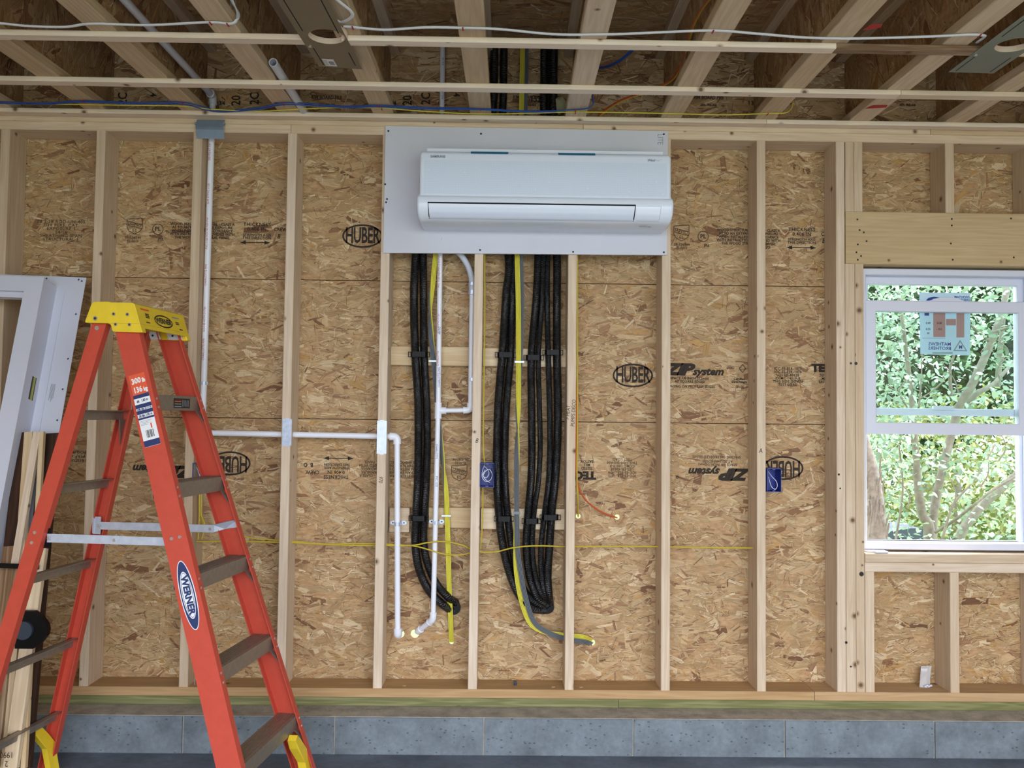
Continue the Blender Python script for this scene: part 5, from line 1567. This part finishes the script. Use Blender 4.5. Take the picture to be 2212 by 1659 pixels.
# yellow corner braces and feet
for side in (-1, 1):
    for fa, fw, D, front in ((la, lw, D1, True), (ra, rw, D2, False)):
        m = MB(); a = (fa(.12) - .010) if front else (fa(.12) + .016)
        b = lambda z, off: side * (fw(z) - off)
        poly = [(a + .02, b(.01, .006), .012), (a, b(.13, .006), .135), (a - .004, b(.17, .03), .168), (a - .012, b(.20, .075), .222), (a - .012, b(.21, .100), .240), (a - .012, b(.2, .118), .226), (a - .012, b(.19, .098), .190), (a, b(.1, .055), .125), (a + .016, b(.02, .045), .012)]
        dpt = -.03 if front else .022
        m.prism([LW(*q) for q in poly], LW(dpt, 0, 0) - LW(0, 0, 0)); m.build('corner_brace', M_CAP, lad)
        m = MB(); z1 = .03; a0 = (fa(0) - D - .003) if front else (fa(0) - .003); a1 = a0 + D + .006
        b0, b1 = sorted((side * (fw(0) + .003), side * (fw(0) - FL - .003)))
        m.obox(LW(a0, b0, 0.001), LW(a1, b0, 0) - LW(a0, b0, 0), LW(a0, b1, 0) - LW(a0, b0, 0), (0, 0, z1)); m.build('rubber_foot', M_BLACK, lad)

# =================================================================== LEFT CORNER: LEANING WINDOW UNIT, SCRAPS
P0 = at(187, 600, -.035); P1 = at(130, 925, -.185)
D = (P1 - P0) / np.linalg.norm(P1 - P0)
Lx = np.array([-1., 0, 0]); Lx = Lx - np.dot(Lx, D) * D; Lx /= np.linalg.norm(Lx)
Nf = np.cross(Lx, D); Nf = Nf if Nf[1] < 0 else -Nf
LEN = P0[2] / -D[2] - .02
lf = empty('window_unit', P0 + D * LEN, 'spare white vinyl window frame with a wide nailing flange leaning in the left corner', 'window frame')
def fp(u, v, n): return P0 + Lx * u + D * v + Nf * n
def fbox(u0, u1, v0, v1, n0, n1, name, mat):
    return MB().obox(fp(u0, v0, n0), fp(u1, v0, n0) - fp(u0, v0, n0), fp(u0, v1, n0) - fp(u0, v0, n0), fp(u0, v0, n1) - fp(u0, v0, n0)).build(name, mat, lf)
WID = .95
for (u0, u1, v0, v1) in ((0, .14, 0, LEN), (WID - .14, WID, 0, LEN), (.14, WID - .14, 0, .10)): fbox(u0, u1, v0, v1, 0, .003, 'flange', M_VINYL)
fbox(.078, .084, .06, LEN, .003, .007, 'flange_rib', M_VINYL)
fb, fd = .115, .10
fbox(fb, fb + .012, .05, LEN, .003, fd, 'frame_side', M_VINYL)
fbox(fb, fb + .072, .048, LEN, fd, fd + .012, 'jamb_face', M_VINYL); fbox(WID - fb - .07, WID - fb, .048, LEN, fd, fd + .012, 'jamb_face', M_VINYL)
fbox(fb + .072, WID - fb - .07, .048, .112, fd, fd + .012, 'head_face', M_VINYL)
fbox(fb + .060, WID - fb - .06, .104, .135, fd - .03, fd - .004, 'head_step', M_VINYL); fbox(fb + .060, fb + .074, .112, LEN, fd - .05, fd, 'jamb_return', M_VINYL)
fbox(fb + .012, WID - fb, .05, .062, .003, fd, 'frame_side', M_VINYL)
for v in (.017, .165, .36, .49, .62, .74):                             # star shaped nail holes along the flange edge
    for (a, b) in ((.0045, .0014), (.0014, .0045)): fbox(.016 - a, .016 + a, v - b, v + b, .0031, .0034, 'nail_hole', M_DARK)
for u in (.03, .165, .30):
    for (a, b) in ((.0045, .0014), (.0014, .0045)): fbox(u - a, u + a, .011 - b, .011 + b, .0031, .0034, 'nail_hole', M_DARK)
for (n0, n1, mt) in ((.030, .034, M_LABK), (.036, .052, M_LABY), (.052, .062, M_LABK)):
    fbox(fb - .0008, fb, .455, .55, n0, n1, 'sticker', mt)
for i in range(5): fbox(.048 + .004 * i, .050 + .004 * i, .47, .53 + .008 * (i % 3), .0031, .0034, 'print_block', M_INKG)

sl = lambda py: -.232 - .30 * (py - 930) / 730.0
def scrap(label, top, bot, wpx, th, mat, dn=0.0, name='scrap_board', grp='offcuts leaning in the left corner'):
    a = at(top[0], top[1], sl(top[1]) - dn); b = at(bot[0], bot[1], sl(bot[1]) - dn)
    if b[2] < .002: b = a + (b - a) * (a[2] - .002) / (a[2] - b[2])
    return tag(lean_board(name, b, a, wpx / 540.0, th, (1, 0, 0), mat), label, 'board', grp)
scrap('wide dark bark-edged board at the back of the leaning offcuts', (110, 937), (46, 1659), 38, .02, M_BARK, 0)
scrap('dark bark edge strip nearest the leaning window frame', (52, 935), (-30, 1659), 26, .02, M_BARK, .01)
scrap('pale board with one small nail hole among the leaning offcuts', (64, 934), (12, 1659), 17, .02, M_SCRAP, .036)
scrap('narrow board cut off short above the black strap', (82, 934), (34, 1218), 15, .018, M_STUD, .060)
scrap('thin pale strip between bark and the short board', (92, 933), (52, 1659), 9, .018, M_SCRAP, .058)
sb = scrap('pale rough edged board standing under the bark, right of the others', (88, 1185), (24, 1659), 26, .02, M_SCRAP, .084, grp='offcuts leaning in the left corner')
scrap('greyish board at the picture edge behind the black strap', (28, 1180), (-22, 1659), 36, .02, M_GREYWOOD, .052)
p0, p1 = at(-20, 1226, sl(1228) - .105), at(84, 1230, sl(1228) - .105)
tag(MB().obox(p0, p1 - p0, (0, -.002, 0), (0, 0, .018)).build('strap', M_BLACK), 'thin black strap tied round the leaning offcuts', 'strap')
cq = at(66, 1361, sl(1361) - .12)
ck = empty('clamp_pad', cq, 'black D-shaped plastic pad with a blue-grey disc on the leaning offcuts', 'clamp')
m = MB(); hh = .067
outl = [(-.055, hh), (.010, hh), (.036, hh * .74), (.058, hh * .3), (.062, 0), (.058, -hh * .3), (.036, -hh * .74), (.010, -hh), (-.055, -hh)]
m.prism([cq + EX * x + EZ * z for x, z in outl], (0, .022, 0)); m.build('pad', M_BLACK, ck)
MB().cyl(cq + EX * -.022 - EY * .012, cq + EX * -.022 + EY * .002, .033, 24).build('disc', M_BINB, ck)
text('number_print', '2\n1990', at(14, 1640, sl(1640) - .112), -EX, -EZ, .03, M_INK, sb, .8)

# =================================================================== SMALL THINGS
q0 = [at(1877, 1183, .012), at(1903, 1184, .03), at(1936, 1184, .02), at(1934, 1193, -.004), at(1908, 1193, -.006)]
zz = .8128
pts = [(2.078, .05, zz), (2.100, .055, zz), (2.172, .05, zz), (2.170, .002, zz), (2.118, .0, zz)]
tag(MB().prism(pts, (0, 0, .007)).build('shim', M_VINYL), 'thin white wedge lying on the sill at the window corner', 'shim')
bp = at(2001, 1478, .075); bp[2] = Z_SOLE1 + .001
bag = empty('plastic_bag', bp, 'small clear plastic bag holding white bits on the bottom plate below the window', 'bag')
m = MB(); nx, nz = 6, 9; v = []; f = []
for s in (-1, 1):
    for j in range(nz):
        for i in range(nx):
            u = i / (nx - 1) - .5; t = j / (nz - 1); th = .010 * (1 - (2 * u) ** 2) * (1 - t) ** .6 + .0015
            v.append((bp[0] + u * .044 + .022 * t - .008 + random.uniform(-.002, .002), bp[1] + s * th + .03 * t + random.uniform(-.002, .002), bp[2] + t * .082 + random.uniform(-.0015, .0015) * (j > 0)))
for s in (0, 1):
    o = s * nx * nz
    for j in range(nz - 1):
        for i in range(nx - 1):
            q = (o + j * nx + i, o + j * nx + i + 1, o + (j + 1) * nx + i + 1, o + (j + 1) * nx + i); f.append(q if s == 0 else q[::-1])
mobj('film', v, f, M_BAG, bag, None, True, 20)
for i in range(4):
    c = bp + np.array([-.012 + .008 * i, -.016, .006 + .003 * (i % 2)]); MB().tube([c - EX * .005, c + EX * .004 + EZ * .003], .0045, 8).build('plastic_plug', M_VINYL, bag, True)
cp = at(1113, 1476, .06); cp[2] = Z_SOLE1 + .001
m = MB(); m.cyl(cp, cp + EZ * .014, .007, 10); m.box(cp[0] - .009, cp[0] + .006, cp[1] - .006, cp[1] + .006, cp[2] + .01, cp[2] + .017)
tag(m.build('wire_nut', M_BINB), 'tiny blue-grey plastic bit lying on the bottom plate between the middle studs', 'connector')
for (u, v_, w_) in ((1192, 1477, 'left of the stud with the written note'), (870, 1475, 'below the white pipe ends'), (1252, 1482, 'right of the stud with the written note')):
    c = at(u, v_, .03); c[2] = Z_SOLE1 + .001
    tag(MB().obox(c, (.014, .004, 0), (-.001, .004, 0), (0, 0, .001)).build('wood_chip', M_SCRAP), 'tiny pale wood chip on the bottom plate ' + w_, 'chip', 'chips on the bottom plate')

# =================================================================== OUTSIDE THE WINDOW
def leafmesh(name, mat):
    me = bpy.data.meshes.new(name)
    v = [(0, 0, 0), (.32, .26, .05), (.7, .22, .04), (1, 0, -.06), (.7, -.22, .04), (.32, -.26, .05), (.5, 0, 0)]
    f = [(0, 6, 1), (1, 6, 2), (2, 6, 3), (3, 6, 4), (4, 6, 5), (5, 6, 0)]
    me.from_pydata(v, [], f); me.materials.append(mat); me.polygons.foreach_set('use_smooth', [True] * 6); me.update(); return me
LV = np.array([(0, 0, 0), (.32, .26, .05), (.7, .22, .04), (1, 0, -.06), (.7, -.22, .04), (.32, -.26, .05)])


def leaf_cloud(name, centers, size, mat, parent, out=None, kind='stuff'):
    n = len(centers); C = np.asarray(centers, float)
    sz = rng.uniform(size * .65, size * 1.25, n)
    yaw = rng.uniform(0, 2 * math.pi, n); pit = rng.normal(-.35, .5, n); rol = rng.normal(0, .6, n)
    cy_, sy_ = np.cos(yaw), np.sin(yaw); cp_, sp_ = np.cos(pit), np.sin(pit); cr_, sr_ = np.cos(rol), np.sin(rol)
    X = np.stack([cy_ * cp_, sy_ * cp_, sp_], 1); Yv = np.stack([-sy_, cy_, 0 * cy_], 1); Zv = np.cross(X, Yv)
    Y2 = Yv * cr_[:, None] + Zv * sr_[:, None]; Z2 = np.cross(X, Y2)
    V = C[:, None] + sz[:, None, None] * (LV[None, :, :1] * X[:, None] + LV[None, :, 1:2] * Y2[:, None] + LV[None, :, 2:] * Z2[:, None])
    V = V.reshape(-1, 3); idx = np.arange(n * 6, dtype=np.int32)
    me = bpy.data.meshes.new(name); c = (V.min(0) + V.max(0)) / 2
    me.vertices.add(n * 6); me.vertices.foreach_set('co', (V - c).astype(np.float32).ravel())
    me.loops.add(n * 6); me.loops.foreach_set('vertex_index', idx); me.polygons.add(n)
    me.polygons.foreach_set('loop_start', np.arange(0, n * 6, 6, dtype=np.int32)); me.polygons.foreach_set('loop_total', np.full(n, 6, dtype=np.int32))
    me.polygons.foreach_set('use_smooth', np.ones(n, bool)); me.materials.append(mat); me.update(calc_edges=True); me.validate()
    o = bpy.data.objects.new(name, me); reg(o, parent, c)
    if kind: o['kind'] = kind
    return o


GZ = -.14
sh = empty('shrub', (2.95, 1.5, GZ), 'big leafy shrub with pale forking trunks right outside the window', 'shrub')
def br_(pts, r0, r1, mat=M_TRUNK, parent=None, name='branch', Y=None):
    P = [at(u, v, y) for u, v, y in pts]
    if P[0][2] > .3 and name == 'trunk': pass
    return tube(name, P, [r0, r1], mat, parent if parent is not None else sh, 10, 6)
bz = at(2008, 1165, 1.7)
b_ = np.array([bz[0] - .02, 1.75, GZ])
tube('trunk', [b_, bz, at(1992, 1110, 1.7), at(1982, 1040, 1.7), at(1977, 960, 1.7), at(1968, 850, 1.75), at(1950, 700, 1.8), at(1930, 560, 1.9)], [.050, .034, .028, .024, .020, .016, .012, .008], M_TRUNK, sh, 12, 6)
tube('trunk', [b_ + EX * .05, at(2014, 1160, 1.72), at(2022, 1080, 1.75), at(2035, 1020, 1.75), at(2052, 950, 1.8), at(2072, 880, 1.8), at(2100, 830, 1.8), at(2128, 770, 1.85), at(2150, 715, 1.85), at(2168, 660, 1.9), at(2190, 560, 2)], [.036, .027, .026, .025, .025, .026, .026, .024, .022, .02, .016], M_TRUNK, sh, 12, 6)
br_([(2085, 880, 1.9), (2110, 850, 1.9), (2145, 830, 1.95), (2200, 770, 2.1)], .022, .010)
br_([(2020, 1150, 1.6), (2060, 1125, 1.5), (2105, 1090, 1.4), (2150, 1055, 1.4), (2230, 1010, 1.4)], .010, .006)
br_([(2070, 1165, 2.2), (2090, 1130, 2.2), (2130, 1085, 2.2), (2200, 1020, 2.2), (2260, 940, 2.3)], .035, .02)
br_([(2035, 1165, 1.5), (2060, 1090, 1.5), (2110, 1030, 1.5), (2150, 960, 1.6)], .008, .004)
br_([(2055, 860, 1.8), (2052, 800, 1.8), (2060, 770, 1.8), (2066, 740, 1.8)], .012, .005)
br_([(2050, 810, 1.8), (2020, 840, 1.8), (1990, 860, 1.8)], .006, .003)
br_([(2140, 740, 1.85), (2100, 705, 1.8), (2085, 690, 1.8)], .010, .005); br_([(2140, 720, 1.85), (2180, 708, 1.8), (2230, 705, 1.8)], .012, .006)
br_([(2155, 835, 2.3), (2160, 760, 2.3), (2166, 700, 2.3), (2172, 600, 2.3)], .020, .014)
br_([(1942, 960, 1.6), (1950, 1060, 1.6), (1935, 1165, 1.6)], .005, .007)
br_([(1960, 880, 1.5), (1940, 850, 1.5), (1915, 830, 1.5)], .006, .003); br_([(1985, 880, 1.6), (1990, 820, 1.6), (1992, 760, 1.6)], .006, .003)
for i in range(10):
    u, v = random.uniform(1900, 2190), random.uniform(700, 1120); y = random.uniform(1.3, 2.2)
    br_([(u, v, y), (u + random.uniform(-20, 20), v - 30, y), (u + random.uniform(-40, 40), v - 70, y)], .005, .002, name='twig')
# single leaves near the glass: 300 parts, the rest one mass
lm_ = leafmesh('leaf', M_LEAF)
def shrub_pts(n, ylo, yhi):
    out = []
    while len(out) < n:
        y = rng.uniform(ylo, yhi); k = (y + 3.76) / 3.9
        x = .51 + rng.uniform(1.5, 2.55) * k; z = 1.37 + rng.uniform(-.62, .75) * k
        # thinner over the trunks and in the middle right
        u = (x - .51) / k; w = (z - 1.37) / k
        keep = .95 if u < 1.83 else .62
        if w < -.24: keep *= .42
        if u > 1.85 and -.1 < w < .35: keep *= .5
        if rng.random() < keep: out.append((x, y, z))
    return np.array(out)
for c in shrub_pts(300, .95, 1.6):
    o = bpy.data.objects.new('leaf', lm_)
    reg(o, sh, c); s = random.uniform(.04, .062)
    o.scale = (s, s, s); o.rotation_euler = (random.gauss(0, .6), random.gauss(.35, .5), random.uniform(0, 6.28))
leaf_cloud('foliage', shrub_pts(6500, 1.45, 2.9), .047, M_LEAF, sh)
# old shaggy trunk at the window's left edge
tr = empty('tree', at(1886, 1165, 1.05) * np.array([1, 1, 0]) + np.array([0, 0, GZ]), 'old tree trunk with shaggy peeling bark at the left edge of the window', 'tree')
P = [at(u, v, 1.05) for u, v in ((1890, 1165), (1888, 1100), (1882, 1040), (1872, 990), (1858, 930))]; P = [np.array([P[0][0] + .01, 1.05, GZ])] + P
tube('trunk', P, [.075, .060, .056, .05, .044, .03], M_TRUNKD, tr, 14, 6)
for i in range(26):                                                    # peeling strips
    t = random.random(); a = P[1] + (P[3] - P[1]) * t; an = random.uniform(-2.8, -.2); r = .058 - .008 * t
    c = a + np.array([math.cos(an) * r, math.sin(an) * r, 0]); L = random.uniform(.06, .16)
    tube('bark_strip', [c, c + np.array([random.uniform(-.008, .008), -.004, L / 2]), c + np.array([random.uniform(-.014, .014), -.012, L])], [.007, .004], M_TRUNKD, tr, 6, 3, flat=.4)
# yellow-green bush, dark trees, lawn bin
def mass(name, label, cat, cx, cy, cz, rx, ry, rz, n, size, mat, trunkh=0, grp=None):
    d = rng.normal(size=(n, 3)); d /= np.linalg.norm(d, axis=1)[:, None]; rr = rng.uniform(.55, 1.0, n)[:, None]
    lump = 1 + .16 * np.sin(d[:, :1] * 7 + cx) * np.cos(d[:, 2:] * 6) + .1 * np.sin(d[:, 1:2] * 13)
    C = np.array([cx, cy, cz]) + d * rr * lump * np.array([rx, ry, rz]); C = C[C[:, 2] > GZ + .02]
    e = empty(name, (cx, cy, GZ), label, cat, grp)
    leaf_cloud('foliage', C, size, mat, e)
    tube('trunk', [(cx, cy, GZ), (cx + .05, cy, GZ + (cz - GZ) * .5), (cx, cy, cz)], [.06 + .03 * rz, .03], M_TRUNK, e, 8, 3)
    return e
mass('bush', 'broad yellow-green bush beyond the shrub, behind the lawn', 'bush', 6.4, 7.6, .75, 3.2, .9, 1.05, 8000, .10, M_LEAFY)
mass('tree', 'dark green tree standing behind the yellow-green bush', 'tree', 8.2, 12.0, 3.2, 2.8, 1.8, 2.6, 9000, .22, M_LEAFD)
mass('tree', 'mid green tree left of the dark one, far behind the bush', 'tree', 3.4, 15.5, 3.6, 3.2, 1.8, 3.2, 9000, .24, M_LEAF)
mass('tree', 'tall green tree at the right, far behind the bush', 'tree', 13.6, 13.6, 3.6, 3.0, 1.8, 3.4, 8000, .26, M_LEAFD)
bq = at(1950, 1150, 3.2)
bn = empty('rubbish_bin', (bq[0], 3.3, GZ), 'dark blue-grey bin with a rounded lid on the lawn outside', 'bin')
m = MB(); m.prism([(bq[0] - .16, 3.1, GZ), (bq[0] + .16, 3.1, GZ), (bq[0] + .19, 3.08, bq[2] - .03), (bq[0] - .19, 3.08, bq[2] - .03)], (0, .36, 0)); m.build('body', M_BINB, bn)
m = MB(); m.prism([(bq[0] - .20, 3.06, bq[2] - .03), (bq[0] + .20, 3.06, bq[2] - .03), (bq[0] + .17, 3.06, bq[2] + .02), (bq[0] + .08, 3.06, bq[2] + .05), (bq[0] - .08, 3.06, bq[2] + .05), (bq[0] - .17, 3.06, bq[2] + .02)], (0, .42, 0)); m.build('lid', M_BINB, bn)
